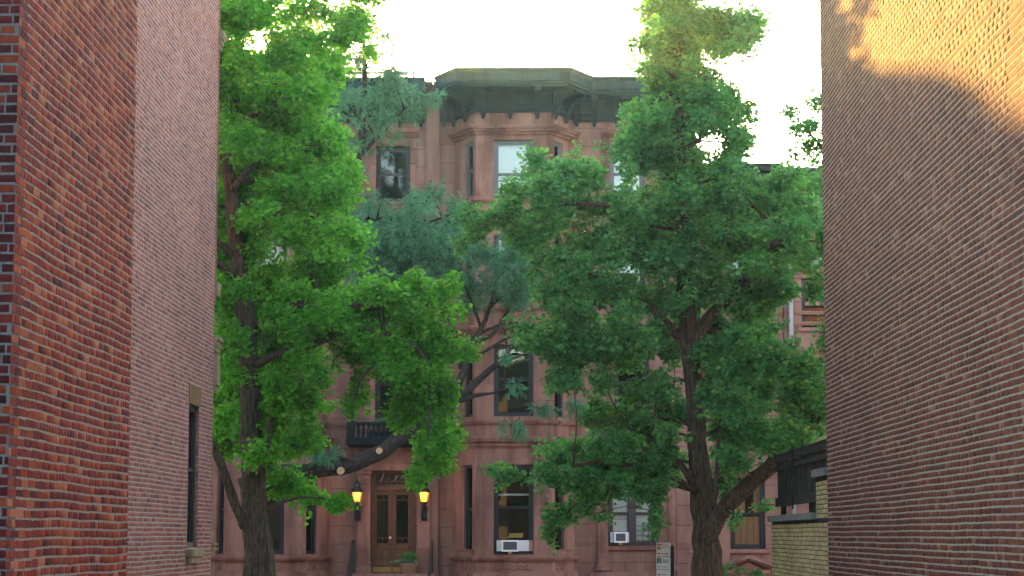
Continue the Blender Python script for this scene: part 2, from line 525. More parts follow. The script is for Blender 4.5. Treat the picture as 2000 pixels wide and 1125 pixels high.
# near left building: an alley-facing side wall and the narrow end wall that faces the camera
XL, XF, XR = -3.50, -5.50, 4.08
YL0 = 14.55; YL1 = 18.85
bl = empty('brick_building', (-6.5, 18.0, 0), 'near left building of orange red brick with a dark red glazed corner', 'building')
BH = 9.5
brick_wall(bl, (XL, YL0, 0), (0, 1, 0), (1, 0, 0), YL1 - YL0, .1, BH, M['brick_orange'], M['mortar_warm'], bed=.0170, n_ind=300, seed=3, header_every=5, proud=.0012, pj=.0008, wave=.008, jit=.0022)
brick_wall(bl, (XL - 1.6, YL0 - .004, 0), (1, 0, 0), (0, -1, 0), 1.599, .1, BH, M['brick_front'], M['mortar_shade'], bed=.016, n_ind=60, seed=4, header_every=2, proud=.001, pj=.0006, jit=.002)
MB().box((-9.5, YL0 + .3, 0), (XL - .26, YL1 - .01, BH)).box((-9.5, YL0, 0), (XL - 1.62, YL0 + .28, BH)).build('core_wall', M['wall_plain'], bl)
MB().box((-9.6, YL0 - .1, BH), (XL + .06, YL1 + .06, BH + .12)).build('roof', M['roof'], bl)

# far left building with a window and street-front mouldings
YF0, YF1 = 22.0, 37.2
bf = empty('brick_building', (-9.0, 30.0, 0), 'pale pinkish brick building on the left with a narrow dark window', 'building')
BH2 = 13.5
wy0, wy1 = 34.66, 35.72
wz0, wz1 = P(378, 1070, 35.2).z, P(378, 791, 35.2).z
lz1 = P(378, 752, 35.2).z
holes = [(wy0 - YF0, wy1 - YF0, wz0, wz1), (wy0 - .05 - YF0, wy1 + .12 - YF0, wz1, lz1)]
brick_wall(bf, (XF, YF0, 0), (0, 1, 0), (1, 0, 0), YF1 - YF0, .1, BH2, M['brick_pink'], M['mortar_pink'], bed=.0165, n_ind=300, holes=holes, seed=5, header_every=7, wave=.004, backing=.3)
MB().box((-12, YF0, 0), (XF - .32, YF1, BH2)).build('core_wall', M['wall_plain'], bf)
MB().box((-12, YF0, BH2), (XF + .05, YF1 + .4, BH2 + .12)).build('roof', M['roof'], bf)
MB().box((XF - .2, wy0 - .05, wz1), (XF + .012, wy1 + .12, lz1 - .01)).build('window_lintel', M['lintel'], bf)
b = MB(); b.box((XF - .1, wy0 - .14, wz0 - .13), (XF + .10, wy1 + .2, wz0 - .02)); b.box((XF - .1, wy0 - .1, wz0 - .24), (XF + .06, wy1 + .16, wz0 - .13))
b.build('window_sill', M['limestone'], bf)
fw = MB()
d0, d1 = XF - .13, XF - .055
fw.box((d0, wy0, wz0), (d1, wy0 + .10, wz1)); fw.box((d0, wy1 - .10, wz0), (d1, wy1, wz1)); fw.box((d0, wy0 + .1, wz1 - .1), (d1, wy1 - .1, wz1)); fw.box((d0, wy0 + .1, wz0), (d1, wy1 - .1, wz0 + .09))
zm = (wz0 + wz1)/2 + .1
fw.box((d0, wy0 + .1, zm - .03), (d1 - .01, wy1 - .1, zm + .03))
wo = fw.build('window', M['frame_black'], bf)
MB().box((XF - .105, wy0 + .1, wz0 + .09), (XF - .1, wy1 - .1, zm - .03)).build('pane', M['glass'], wo)
MB().box((XF - .105, wy0 + .1, zm + .03), (XF - .1, wy1 - .1, wz1 - .1)).build('pane', M['glass'], wo)
brick_wall(bf, (XF - .054, wy1 - .012, 0), (1, 0, 0), (0, -1, 0), .053, wz0, wz1, M['brick_pink'], M['mortar_shade'], n_ind=0, backing=.01, seed=6, header_every=0)
MB().box((XF - .31, wy0 - .1, wz0 - .1), (XF - .30, wy1 + .1, wz1 + .1)).build('room_wall', M['room'], bf)
# street front: a stone edge with mouldings that return round the corner
zc = P(420, 600, 38).z
MB().box((-12, YF1, 0), (XF - .04, YF1 + .28, zc)).build('front_stone', M['limestone'], bf)
MB().box((-12, YF1, zc), (XF - .02, YF1 + .32, BH2)).build('front_wall', M['brick_pink'], bf)
def ymould(name, items, m):
    bb = MB()
    for (ya, yb, za, zb, xo) in items: bb.box((-11.5, ya, za), (XF + xo, yb, zb))
    return bb.build(name, m, bf)
Y1 = YF1 + .33
z_a, z_b = P(425, 104, 38.0).z, P(425, 70, 38.0).z
dz = (z_b - z_a)
ymould('cornice', [(Y1, Y1 + .46, z_b - .09, z_b, .03), (Y1, Y1 + .38, z_b - .15, z_b - .092, .02), (Y1, Y1 + .32, z_b - .24, z_b - .152, .0), (Y1, Y1 + .24, z_a - .02, z_b - .242, -.02)], M['limestone'])
bb = MB()
for k in range(24): bb.box((XF - .06 - k*.16, Y1 + .24, z_a), (XF - .12 - k*.16, Y1 + .36, z_b - .243))
bb.build('dentils', M['limestone'], bf, kind='stuff')
z_a, z_b = P(430, 690, 38.2).z, P(430, 663, 38.2).z
h = (z_b - z_a)/3
ymould('string_course', [(Y1, Y1 + .60, z_b - h*.8, z_b, .03), (Y1, Y1 + .52, z_b - 2*h*.9, z_b - h*.8 - .003, .0), (Y1, Y1 + .58, z_b - h*2.3, z_b - h*1.8 - .003, .02), (Y1, Y1 + .42, z_a - .02, z_b - h*2.3 - .003, .0)], M['limestone'])
z_a, z_b = P(428, 768, 38.2).z, P(428, 697, 38.2).z
bb = MB(); bb.box((XF - .32, Y1, z_a + .1), (XF + .02, Y1 + .34, z_b)); bb.box((XF - .36, Y1, z_a), (XF - .02, Y1 + .40, z_a + .1)); bb.box((XF - .34, Y1 + .34, z_a + .3), (XF + .0, Y1 + .42, z_b - .06))
bb.build('console', M['limestone'], bf)
z_a, z_b = P(428, 1076, 38.2).z, P(428, 1036, 38.2).z
ymould('sill_course', [(Y1, Y1 + .30, z_a + .14, z_b, -.04), (Y1, Y1 + .46, z_a + .1, z_a + .138, .02), (Y1, Y1 + .38, z_a + .062, z_a + .098, -.02), (Y1, Y1 + .46, z_a + .02, z_a + .06, .02), (Y1, Y1 + .26, z_a - .05, z_a + .018, -.02)], M['limestone'])
z_a, z_b = P(424, 582, 38).z, P(424, 556, 38).z
ymould('band_course', [(Y1, Y1 + .32, z_a, z_b, .01)], M['limestone'])

# right building
YR0, YR1 = 8.5, 31.2
br = empty('brick_building', (8.0, 22.0, 0), 'long brown maroon brick building on the right with a sunlit patch', 'building')
BH3 = 12.0
brick_wall(br, (XR, YR0, 0), (0, 1, 0), (-1, 0, 0), YR1 - YR0, .1, BH3, M['brick_maroon'], M['mortar_grey'], bed=.0180, n_ind=300, seed=8, header_every=4, proud=.0010, pj=.0006, jit=.0020, wave=.0035)
MB().box((XR + .26, YR0, 0), (11, YR1, BH3)).build('core_wall', M['wall_plain'], br)
MB().box((XR - .05, YR0, BH3), (11, YR1 + .05, BH3 + .12)).build('roof', M['roof'], br)

# unseen terraces added on both sides to cut skylight low on the facades
for k, (xa, xb, hh) in enumerate(((-60, -12.1, 13.8), (11.1, 60, 12.6))):
    t_ = empty('brick_building', ((xa + xb)/2, 30, 0), ['plain brick terrace on the near side of the street, left of the pinkish building', 'plain brick terrace on the near side of the street, right of the brown maroon building'][k], 'building')
    MB().box((xa, 24, 0), (xb, 37.6, hh)).build('wall', M['wall_plain'], t_)
    MB().box((xa, 23.9, hh), (xb, 37.9, hh + .2)).build('roof', M['roof'], t_)
    for i in range(9):
        for j in range(4): MB().box((xa + 2 + i*5, 37.55, 1.2 + j*3.1), (xa + 3.1 + i*5, 37.62, 3.1 + j*3.1)).build('window', M['frame_black'], t_)
# unseen building added behind the viewpoint to darken the lower window reflections
rb = empty('brick_building', (0, -38, 0), 'dark brick building closing the yard behind the viewpoint', 'building')
MB().box((-34, -46, 0), (34, -38, 15.5)).build('wall', M['slate'], rb)
MB().box((-34.2, -46, 15.5), (34.2, -37.8, 15.8)).build('roof', M['roof'], rb)
for i in range(14):
    for j in range(4):
        x = -31 + i*4.6; z = 1.6 + j*3.3
        o = MB().box((x, -37.998, z), (x + 1.1, -37.95, z + 1.9)).build('window', M['frame_black'], rb)

# yellow garden wall with coping, and the dark board fence above it
yw = empty('garden_wall', (XR, 35, 0), 'yellow brick garden wall with grey coping beside the brown brick building', 'wall')
YW1 = 39.0
zt = 3.13; zp = 3.74
brick_wall(yw, (XR + .03, YR1 + .01, 0), (0, 1, 0), (-1, 0, 0), YW1 - YR1 - .01, .1, zt, M['brick_yellow'], M['mortar_dark'], bed=.012, head=.004, n_ind=300, seed=9, header_every=0, proud=.003, pj=.0008, jit=.0012, wave=.003, backing=.28)
brick_wall(yw, (XR + .03, YR1 + .01, 0), (0, 1, 0), (-1, 0, 0), 1.5, zt + .005, zp, M['brick_yellow'], M['mortar_dark'], bed=.012, head=.004, n_ind=0, seed=10, header_every=0, proud=.003, pj=.0008, jit=.0012, wave=.003, backing=.28)
y = YR1 + 1.53
while y < YW1 + .05:
    y2 = min(y + .78, YW1 + .06)
    MB().box((XR - .04, y + .004, zt + .001), (XR + .36, y2 - .004, zt + .10)).build('coping_stone', M['bluestone'], yw); y = y2
MB().box((XR - .035, YR1 + .015, zp + .001), (XR + .36, YR1 + 1.56, zp + .11)).build('coping_stone', M['bluestone'], yw)
fe = empty('board_fence', (XR + .2, 35, zt), 'black weathered board fence standing above the yellow garden wall', 'fence')
xf = XR + .16
zb0, zb1 = 3.42, 4.26
y = YR1 + .06
while y < 38.95:
    wd = random.uniform(.125, .15)
    zo = random.uniform(-.02, .015)
    MB().box((xf - .012 + random.uniform(-.004, .004), y + .004, zb0 + zo), (xf + .012, y + wd - .003, zb1 - .10 + zo*.4)).build('board', M['fence_wood'], fe)
    y += wd
MB().box((xf - .055, YR1 + .04, zb1 - .10), (xf - .016, 39.0, zb1)).build('top_rail', M['fence_wood'], fe)
MB().box((xf - .05, YR1 + .04, zb1 - .25), (xf - .016, 39.0, zb1 - .18)).build('rail', M['fence_wood'], fe)
MB().box((xf - .06, YR1 + .04, zb0 - .03), (xf - .016, 39.0, zb0 + .12)).build('rail', M['fence_wood'], fe)
MB().box((xf - .065, YR1 + .04, zb1), (xf + .03, 39.0, zb1 + .025)).build('rail_cap', M['fence_wood'], fe)
for yy in (36.2,): MB().box((xf - .085, yy, zb0 - .1), (xf - .062, yy + .06, zb1 + .04)).build('post', M['fence_wood'], fe)
MB().box((xf - .03, YR1 + .3, zt + .65), (xf + .09, YR1 + .55, 4.86)).build('post', M['fence_wood'], fe)
MB().box((xf + .016, 38.7, zt + .1), (xf + .1, 38.8, zb1)).build('post', M['fence_wood'], fe)
MB().box((xf + .016, 34.7, zt + .1), (xf + .1, 34.8, zb1)).build('post', M['fence_wood'], fe)
rod = MB(); rod.tube([P(1523, 1058, 37.6), P(1526, 1020, 37.6), P(1528, 985, 37.6), P(1536, 900, 37.8)], [.012, .014, .014, .012], 6)
rod.tube([P(1513, 1043, 37.5), P(1541, 1047, 37.6)], [.012, .012], 6)
for v in range(len(rod.v)):
    q = rod.v[v]; rod.v[v] = (min(q[0], XR - .07) , q[1], q[2])
tag(rod.build('iron_rod', M['iron']), 'thin black iron rod leaning across the yellow garden wall', 'rod')
# ------------------------------------------------------------------ brownstone row
YF, YB = 64.4, 63.1
def ZB(py): return P(1000, py, YB).z
def ZF(py): return P(1000, py, YF).z
def XFp(px): return P(px, 700, YF).x
UX, NY, UP = Vector((1, 0, 0)), Vector((0, -1, 0)), Vector((0, 0, 1))
def frame_of(a, b_):
    a, b_ = Vector((*a, 0)), Vector((*b_, 0)); u = (b_ - a).normalized()
    return (a, u, Vector((u.y, -u.x, 0))), (b_ - a).length
def loft(mb, path, prof):
    n = len(path); seg = []
    for i in range(n-1):
        dx, dy = path[i+1][0]-path[i][0], path[i+1][1]-path[i][1]; l = math.hypot(dx, dy); seg.append((dy/l, -dx/l))
    rings = []
    for i in range(n):
        if i == 0: m = seg[0]
        elif i == n-1: m = seg[-1]
        else:
            a, c = seg[i-1], seg[i]; k = 1 + a[0]*c[0] + a[1]*c[1]; m = ((a[0]+c[0])/k, (a[1]+c[1])/k)
        rings.append([(path[i][0] + m[0]*d, path[i][1] + m[1]*d, z) for d, z in prof])
    k = len(prof); vs_ = [p for r in rings for p in r]; fs = []
    for i in range(n-1):
        for j in range(k):
            j2 = (j+1) % k; fs.append((i*k+j, (i+1)*k+j, (i+1)*k+j2, i*k+j2))
    fs.append(tuple(range(k))); fs.append(tuple((n-1)*k + j for j in range(k))[::-1])
    mb.add(vs_, fs); return mb
def panel(mb, fr, u0, u1, z0, z1, holes, d0, d1):
    us = sorted({u0, u1, *[min(max(h[k], u0), u1) for h in holes for k in (0, 1)]})
    zs = sorted({z0, z1, *[min(max(h[k], z0), z1) for h in holes for k in (2, 3)]})
    for a, b_ in zip(us[:-1], us[1:]):
        run = None
        for c, d in zip(zs[:-1], zs[1:]):
            mu, mz = (a+b_)/2, (c+d)/2
            solid = not any(h[0] < mu < h[1] and h[2] < mz < h[3] for h in holes)
            if solid: run = [c, d] if run is None else [run[0], d]
            elif run: mb.fbox(fr, a, b_, run[0], run[1], d0, d1); run = None
        if run: mb.fbox(fr, a, b_, run[0], run[1], d0, d1)
    return mb
UNIT = MB().box((-.5, -.5, -.5), (.5, .5, .5))
def unit_mesh(name, m):
    me = bpy.data.meshes.new(name); me.from_pydata(UNIT.v, [], UNIT.f); me.materials.append(m); me.update(); return me
STONE_ME = unit_mesh('stone', M['stone'])
def piece(name, me, fr, parent, u0, u1, z0, z1, d0, d1):
    O, u, n = fr
    o = bpy.data.objects.new(name, me)
    c = O + u*((u0+u1)/2) + n*((d0+d1)/2)
    o.location = Vector((c.x, c.y, (z0+z1)/2)) - woff(parent)
    o.scale = (u1-u0, d1-d0, z1-z0)
    o.rotation_euler = (0, 0, math.atan2(u.y, u.x))
    o.parent = parent; col.objects.link(o); return o
def stones(parent, fr, u0, u1, z0, z1, holes, rr, hc=.56, d0=-.03, joint=.015, lmax=1.25):
    zs = [z0]
    while zs[-1] < z1 - .05: zs.append(min(z1, zs[-1] + hc*rr.uniform(.93, 1.07)))
    for i, (a, c) in enumerate(zip(zs[:-1], zs[1:])):
        # split a course where an opening begins or ends inside it
        cuts = sorted({a, c, *[h[k] for h in holes for k in (2, 3) if a + .04 < h[k] < c - .04]})
        for za, zc in zip(cuts[:-1], cuts[1:]):
            mz = (za+zc)/2; iv = [(u0, u1)]
            for h in holes:
                if h[2] < mz < h[3]:
                    nv = []
                    for s, e in iv:
                        if h[0] > s: nv.append((s, min(e, h[0])))
                        if h[1] < e: nv.append((max(s, h[1]), e))
                    iv = [q for q in nv if q[1] - q[0] > .02]
            for s, e in iv:
                k = max(1, round((e - s)/lmax)); off = .5 if i % 2 and k > 1 else 0
                br_ = [s] + [s + (e - s)*(j + off*.6)/k for j in range(1, k)] + [e]
                for p, q in zip(br_[:-1], br_[1:]):
                    if q - p < .03: continue
                    piece('stone', STONE_ME, fr, parent, p + joint/2, q - joint/2, za + joint/2, zc - joint/2, d0, rr.uniform(-.003, .003))
def window(parent, fr, u0, u1, z0, z1, fm, setback=.15, curtain=None, cz=None, rail=None, fw=.085, mullion=None):
    b = MB(); d1 = -setback; d0 = d1 - .09
    b.fbox(fr, u0, u0 + fw, z0, z1, d0, d1); b.fbox(fr, u1 - fw, u1, z0, z1, d0, d1)
    b.fbox(fr, u0 + fw, u1 - fw, z1 - fw, z1, d0, d1); b.fbox(fr, u0 + fw, u1 - fw, z0, z0 + fw*.9, d0, d1)
    o = b.build('window', fm, parent)
    zm = rail if rail else (z0 + z1)/2
    cols_ = [(u0 + fw, u1 - fw)]
    if mullion:
        um, mw = mullion
        MB().fbox(fr, um - mw/2, um + mw/2, z0 + fw*.9, z1 - fw, d0 - .02, d1 + .03).build('mullion', fm, o)
        cols_ = [(u0 + fw, um - mw/2), (um + mw/2, u1 - fw)]
    sw = .04
    for (a, c) in cols_:
        for (za, zb, dd) in ((z0 + fw*.9, zm, -.062), (zm, z1 - fw, -.028)):
            s = MB(); e0, e1 = d1 + dd - .022, d1 + dd + .01
            s.fbox(fr, a, a + sw, za, zb, e0, e1); s.fbox(fr, c - sw, c, za, zb, e0, e1)
            s.fbox(fr, a + sw, c - sw, zb - sw, zb, e0, e1); s.fbox(fr, a + sw, c - sw, za, za + sw, e0, e1)
            s.build('sash', fm, o)
            MB().fbox(fr, a + sw, c - sw, za + sw, zb - sw, e0 + .008, e0 + .014).build('pane', M['glass'], o)
    if curtain:
        lo, hi = cz if cz else (z0, z1)
        for (a, c) in cols_:
            cb = MB(); n = 14
            for k in range(n):
                a0, a1 = a + (c-a)*k/n, a + (c-a)*(k+1)/n
                dd = .010*math.sin(k*1.9) if curtain is M['curtain'] else 0.002*(k % 2)
                cb.fbox(fr, a0, a1, lo + .02, hi - .02, d0 - .05 + dd, d0 - .035 + dd)
            cb.build('blind' if curtain is M['blind'] else 'curtain', curtain, o)
    return o

WIN = dict(ground=(ZB(1083), ZB(907)), second=(ZB(813), ZB(672)), third=(ZB(592), ZB(458)), top=(ZB(383), ZB(273)))
Z_TOP = P(1000, 150, YF - .95).z
Z_SOF = P(1000, 184, YF - .88).z
Z_FAS = ZF(236)
def bracket_mesh(h, w_, m):
    prof = [(0, 0), (.10, .02), (.16, .14), (.22, .30), (.44, h - .16), (.60, h - .10), (.62, h), (0, h)]
    b = MB(); n = len(prof)
    vs_ = [(sx*w_/2, -d, z) for sx in (-1, 1) for d, z in prof]
    b.add(vs_, [tuple(range(n)), tuple(range(n, 2*n))[::-1]] + [(i, n+i, n+(i+1) % n, (i+1) % n) for i in range(n)])
    # pendant drop under the fascia
    pv = [(-.09, -.13, .02), (.09, -.13, .02), (.09, 0, .02), (-.09, 0, .02), (-.035, -.07, -.20), (.035, -.07, -.20), (.035, -.02, -.20), (-.035, -.02, -.20)]
    b.add(pv, [(0,3,2,1),(4,5,6,7),(0,1,5,4),(1,2,6,5),(2,3,7,6),(3,0,4,7)])
    me = bpy.data.meshes.new('bracket'); me.from_pydata(b.v, [], b.f); me.materials.append(m); me.update(); return me
BR_ME = bracket_mesh(Z_SOF - Z_FAS - .005, .17, M['cornice_dark'])
def cornice(parent, segs, path, z0, zs, zt, brk):
    """segs: plan path; brk: list of (frame, u positions)"""
    fas = [(-.05, z0), (.06, z0), (.06, z0 + .06), (.12, z0 + .06), (.12, z0 + .15), (.05, z0 + .15), (.05, zs - .005), (-.05, zs - .005)]
    c = loft(MB(), path, fas).build('cornice', M['cornice_dark'], parent)
    cor = [(-.05, zs), (.74, zs), (.74, zs + .07), (.84, zs + .07), (.84, zs + .12), (.88, zs + .15), (.88, zt - .12), (.95, zt - .05), (.97, zt), (-.05, zt + .06)]
    loft(MB(), path, cor).build('corona', M['cornice'], c)
    rb = MB()
    for fr, us, (ua, ub) in brk:
        for uu in us:
            o = bpy.data.objects.new('bracket', BR_ME); p = fr[0] + fr[1]*uu + fr[2]*.05
            o.location = Vector((p.x, p.y, z0)) - woff(c); o.rotation_euler = (0, 0, math.atan2(fr[1].y, fr[1].x)); o.parent = c; col.objects.link(o)
        x = ua
        while x < ub:
            if all(abs(x - uu) > .13 for uu in us): rb.fbox(fr, x, x + .03, z0 + .2, zs - .42, .05, .075)
            x += .062
        rb.fbox(fr, ua, ub, zs - .38, zs - .33, .05, .10)
        # modillion blocks under the soffit
        x = ua + .1
        while x < ub - .1:
            if all(abs(x + .09 - uu) > .2 for uu in us): rb.fbox(fr, x, x + .18, zs - .2, zs - .006, .05, .36)
            x += .38
    rb.build('ribbing', M['cornice_dark'], c, kind='stuff')
    return c
def fluted(mb, fr, u0, u1, z0, z1, d=.0, n=6, depth=.022):
    s = (u1 - u0)/n
    for k in range(n): mb.fbox(fr, u0 + k*s + s*.18, u0 + (k+1)*s - s*.18, z0, z1, d, d + depth)
def steps_mould(mb, path, z0, steps):
    """steps: (height, projection) from the bottom up"""
    z = z0
    for h, d in steps:
        loft(mb, path, [(-.04, z), (d, z), (d, z + h), (-.04, z + h)]); z += h + .001
    return mb
def curls(mb, fr, u0, u1, z0, z1, n):
    """carved scroll relief: a row of spirals"""
    h = z1 - z0; w_ = (u1-u0)/n
    for k in range(n):
        cu, cz = u0 + (k+.5)*w_, (z0+z1)/2; pts = []; sg = 1 if k % 2 else -1
        for i in range(26):
            th = sg*i*.55; r = min(w_, h)*.44*(1 - i/30)
            q = fr[0] + fr[1]*(cu + r*math.cos(th)) + fr[2]*.012
            pts.append((q.x, q.y, cz + r*math.sin(th)))
        mb.tube(pts, [.022]*26, 5)
    return mb

def bay_house(X0, label, door, eu, eu_top, seed):
    rr = random.Random(seed)
    h = empty('brownstone_house', (X0, YF, 0), label, 'house')
    W = (Vector((X0, YF, 0)), UX, NY)
    UL, UR = -2.4, 4.70
    zt = Z_TOP - .02
    hole = []
    wins = []
    for key, hw, uc in (('top', .50, eu_top), ('third', .50, eu_top), ('second', .50, eu)):
        z0, z1 = WIN[key]
        if key == 'top': z0, z1 = ZF(392), ZF(285)
        hole.append((uc - hw, uc + hw, z0, z1)); wins.append((key, hole[-1]))
    if door: ent = (eu - .70, eu + .70, 1.80, ZF(915))
    else: ent = (eu - .70, eu + .70, ZF(1066), ZF(940))
    hole.append(ent)
    # wall body and ashlar stones
    b = MB(); panel(b, W, 1.74, UR, 0, zt, hole, -.38, -.03); panel(b, W, UL, -1.74, 0, zt, [], -.38, -.03)
    b.build('wall', M['stone_joint'], h)
    stones(h, W, 1.74, UR, .4, ZF(240), hole, rr)
    stones(h, W, UL, -1.74, .4, ZF(240), [], rr)
    MB().box((X0 + UL, YF + .39, 0), (X0 + UL + .2, YF + 12, zt)).box((X0 + UR - .2, YF + .39, 0), (X0 + UR, YF + 12, zt)).box((X0 + UL, YF + 12, 0), (X0 + UR, YF + 12.3, zt)).build('rear_wall', M['wall_plain'], h)
    MB().box((X0 + UL, YF - .04, zt + .01), (X0 + UR, YF + 12.4, zt + .08)).build('roof', M['roof'], h)
    MB().box((X0 + UL + .2, YF + 1.6, 0), (X0 + UR - .2, YF + 1.7, zt - .1)).build('room_wall', M['room'], h)
    fl = MB()
    for zz in (ZB(850), ZB(620), ZB(425)): fl.box((X0 + UL + .2, YF + .4, zz), (X0 + UR - .2, YF + 1.6, zz + .2))
    fl.build('floor_slabs', M['room'], h)
    # pier between the houses, bay body
    MB().box((X0 + UL - .19, YF - .12, 0), (X0 + UL + .19, YF + .05, Z_TOP - .45)).build('pier', M['stone'], h)
    A0, A1, B1, B0 = (X0 - 1.76, YF), (X0 - 1.09, YB), (X0 + 1.09, YB), (X0 + 1.76, YF)
    FL, LL = frame_of(A0, A1); FC, LC = frame_of(A1, B1); FR, LR = frame_of(B1, B0)
    sw0, sw1 = .14*LL, .53*LL
    wall = MB(); zb1 = Z_FAS + .02
    hl = [(LL - sw1, LL - sw0, *WIN[k]) for k in WIN]; hr = [(sw0, sw1, *WIN[k]) for k in WIN]
    hc = [(1.09 - .57, 1.09 + .57, *WIN[k]) for k in WIN]
    panel(wall, FL, 0, LL - .001, 0, zb1, hl, -.26, 0); panel(wall, FC, .0, LC, 0, zb1, hc, -.26, 0); panel(wall, FR, .001, LR, 0, zb1, hr, -.26, 0)
    bay = wall.build('bay', M['stone_trim'], h)
    for key in WIN:
        z0, z1 = WIN[key]; top = key == 'top'
        fm = M['frame_grey'] if top else M['frame_black']
        cur = {'top': M['curtain'], 'third': M['curtain']}.get(key)
        if door and key == 'third': cur = None
        window(h, FC, 1.09 - .57, 1.09 + .57, z0, z1, fm, .13, cur, fw=.10 if not top else .09, rail=(z0 + (z1 - z0)*(.40 if top else .52)))
        window(h, FL, LL - sw1, LL - sw0, z0, z1, fm, .07, cur, fw=.06); window(h, FR, sw0, sw1, z0, z1, fm, .07, cur, fw=.06)
    # pilasters with flutes, capitals
    pl = MB()
    for key in WIN:
        z0, z1 = WIN[key]
        zc = z0 + (z1-z0)*(.45 if key != 'ground' else .56); ztop = z1 - .02
        for (a, c) in ((.05, .47), (LC - .47, LC - .05)):
            fluted(pl, FC, a, c, zc, ztop - (.18 if key == 'ground' else .03))
    fl = pl.build('fluting', M['stone_trim'], bay, kind='stuff')
    cp = MB(); z1 = WIN['ground'][1]
    for fr_, a, c in ((FC, .0, .50), (FC, LC - .50, LC), (FL, .02, LL - sw1 - .03), (FR, sw1 + .03, LR - .02)):
        cp.fbox(fr_, a, c, z1 - .20, z1 - .165, 0, .035); cp.fbox(fr_, a, c, z1 - .03, z1 + .02, 0, .04)
        if fr_ is FC: curls(cp, fr_, a + .06, c - .06, z1 - .165, z1 - .03, 3)
    cp.build('capital', M['stone_trim'], bay)
    # sills, string courses and the hood of the bay
    path = [(X0 - 1.80, YF - .001), A0, A1, B1, B0, (X0 + 1.80, YF - .001)][1:5]
    zg = WIN['ground'][0]
    steps_mould(MB(), path, ZB(1096), [(.045, .07), (.05, .13), (.035, .16)]).build('sill_course', M['stone_trim'], bay)
    steps_mould(MB(), path, ZB(1126), [(.09, .14), (.05, .10)]).build('base_course', M['stone_trim'], bay)
    for fr_, a, c, n_ in ((FC, .56, LC - .56, 5), (FL, LL - sw1 - .02, LL - sw0, 2), (FR, sw0, sw1 + .02, 2)): curls(MB(), fr_, a, c, ZB(1115), ZB(1099), n_).build('carved_panel', M['stone_trim'], bay, kind='stuff')
    steps_mould(MB(), path, ZB(829), [(.035, .05), (.05, .10), (.03, .12)]).build('sill_course', M['stone_trim'], bay)
    steps_mould(MB(), path, ZB(874), [(.05, .05), (.06, .10), (.05, .08), (.06, .20), (.05, .24), (.04, .26)]).build('string_course', M['stone_trim'], bay)
    steps_mould(MB(), path, ZB(607), [(.035, .05), (.05, .10), (.03, .12)]).build('sill_course', M['stone_trim'], bay)
    steps_mould(MB(), path, ZB(652), [(.05, .05), (.06, .12), (.05, .2), (.06, .24)]).build('string_course', M['stone_trim'], bay)
    steps_mould(MB(), path, ZB(395), [(.05, .06), (.07, .12), (.04, .09)]).build('sill_course', M['stone_trim'], bay)
    steps_mould(MB(), path, ZB(437), [(.05, .05), (.06, .12), (.05, .2), (.06, .24)]).build('string_course', M['stone_trim'], bay)
    steps_mould(MB(), path, ZB(263), [(.05, .06), (.04, .10), (.07, .17), (.05, .23), (.04, .26)]).build('bay_hood', M['stone_trim'], bay)
    # flat-wall bands and windows
    for py in (829, 607):
        z = ZB(py); bb = MB()
        steps_mould(bb, [(X0 + 1.9, YF), (X0 + eu - .9 if py == 829 and door else X0 + UR - .2, YF)], z, [(.035, .03), (.05, .06), (.03, .07)]).build('band_course', M['stone_trim'], h)
    for key, (a, c, z0, z1) in wins:
        fm = M['frame_grey'] if key == 'top' and not door else M['frame_black']
        cur = M['curtain'] if (key != 'second' and not door) else None
        window(h, W, a, c, z0, z1, fm, .16, cur)
        MB().fbox(W, a - .06, c + .06, z0 - .10, z0 - .01, -.05, .07).build('window_sill', M['stone_trim'], h)
        if key in ('top', 'third', 'second'):
            hb = MB(); zz = z1 + .26; p = [(X0 + a - .24, YF), (X0 + c + .24, YF)]
            steps_mould(hb, p, zz, [(.05, .12), (.06, .18), (.06, .26), (.05, .30)])
            hb.fbox(W, a - .16, c + .16, z1 + .05, zz - .001, 0, .06)
            hd = hb.build('window_hood', M['stone_trim'], h)
            for s in (a - .19, c + .02):
                kb = MB(); kb.fbox(W, s, s + .17, z1 - .46, z1 + .045, 0, .07); kb.fbox(W, s + .01, s + .16, z1 - .53, z1 - .462, 0, .10); kb.fbox(W, s + .01, s + .16, z1 - .1, z1 + .04, .07, .14)
                fluted(kb, W, s + .01, s + .16, z1 - .44, z1 - .11, .07, 4, .015)
                kb.build('console', M['stone_trim'], hd)
            for s in (a - .17, c + .02): MB().fbox(W, s, s + .15, z0 - .1, z1 - .54, 0, .05).build('jamb', M['stone_trim'], h)
    path2 = [(X0 - 2.20, YF), A0, A1, B1, B0, (X0 + 4.50, YF)]
    Wl = frame_of((X0 - 2.2, YF), A0); Wr = frame_of(B0, (X0 + 4.5, YF))
    cornice(h, None, path2, Z_FAS, Z_SOF, Z_TOP, [(Wl[0], [.12], (0, Wl[1])), (FL, [.12, LL*.62], (.1, LL - .1)), (FC, [.21, .99, 1.79], (.05, LC - .05)),
             (FR, [.12, LR*.55], (.1, LR - .1)), (Wr[0], [.1, .62, 1.30, 1.98, 2.60], (.05, Wr[1]))])
    return h, W, FC, LC, ent, FL, FR, LL, LR, (sw0, sw1)

X_B = P(1003, 700, YB).x
X_A = X_B - 7.12
hB, WB, FCB, LCB, entB, FLB, FRB, LLB, LRB, swB = bay_house(X_B, 'central brownstone house with a three-sided bay rising to a dark green cornice', False, 3.44, 3.34, 11)
hA, WA, FCA, LCA, entA, FLA, FRA, LLA, LRA, swA = bay_house(X_A, 'left brownstone house with a wooden double door between two lit lanterns', True, 3.56, 3.54, 12)

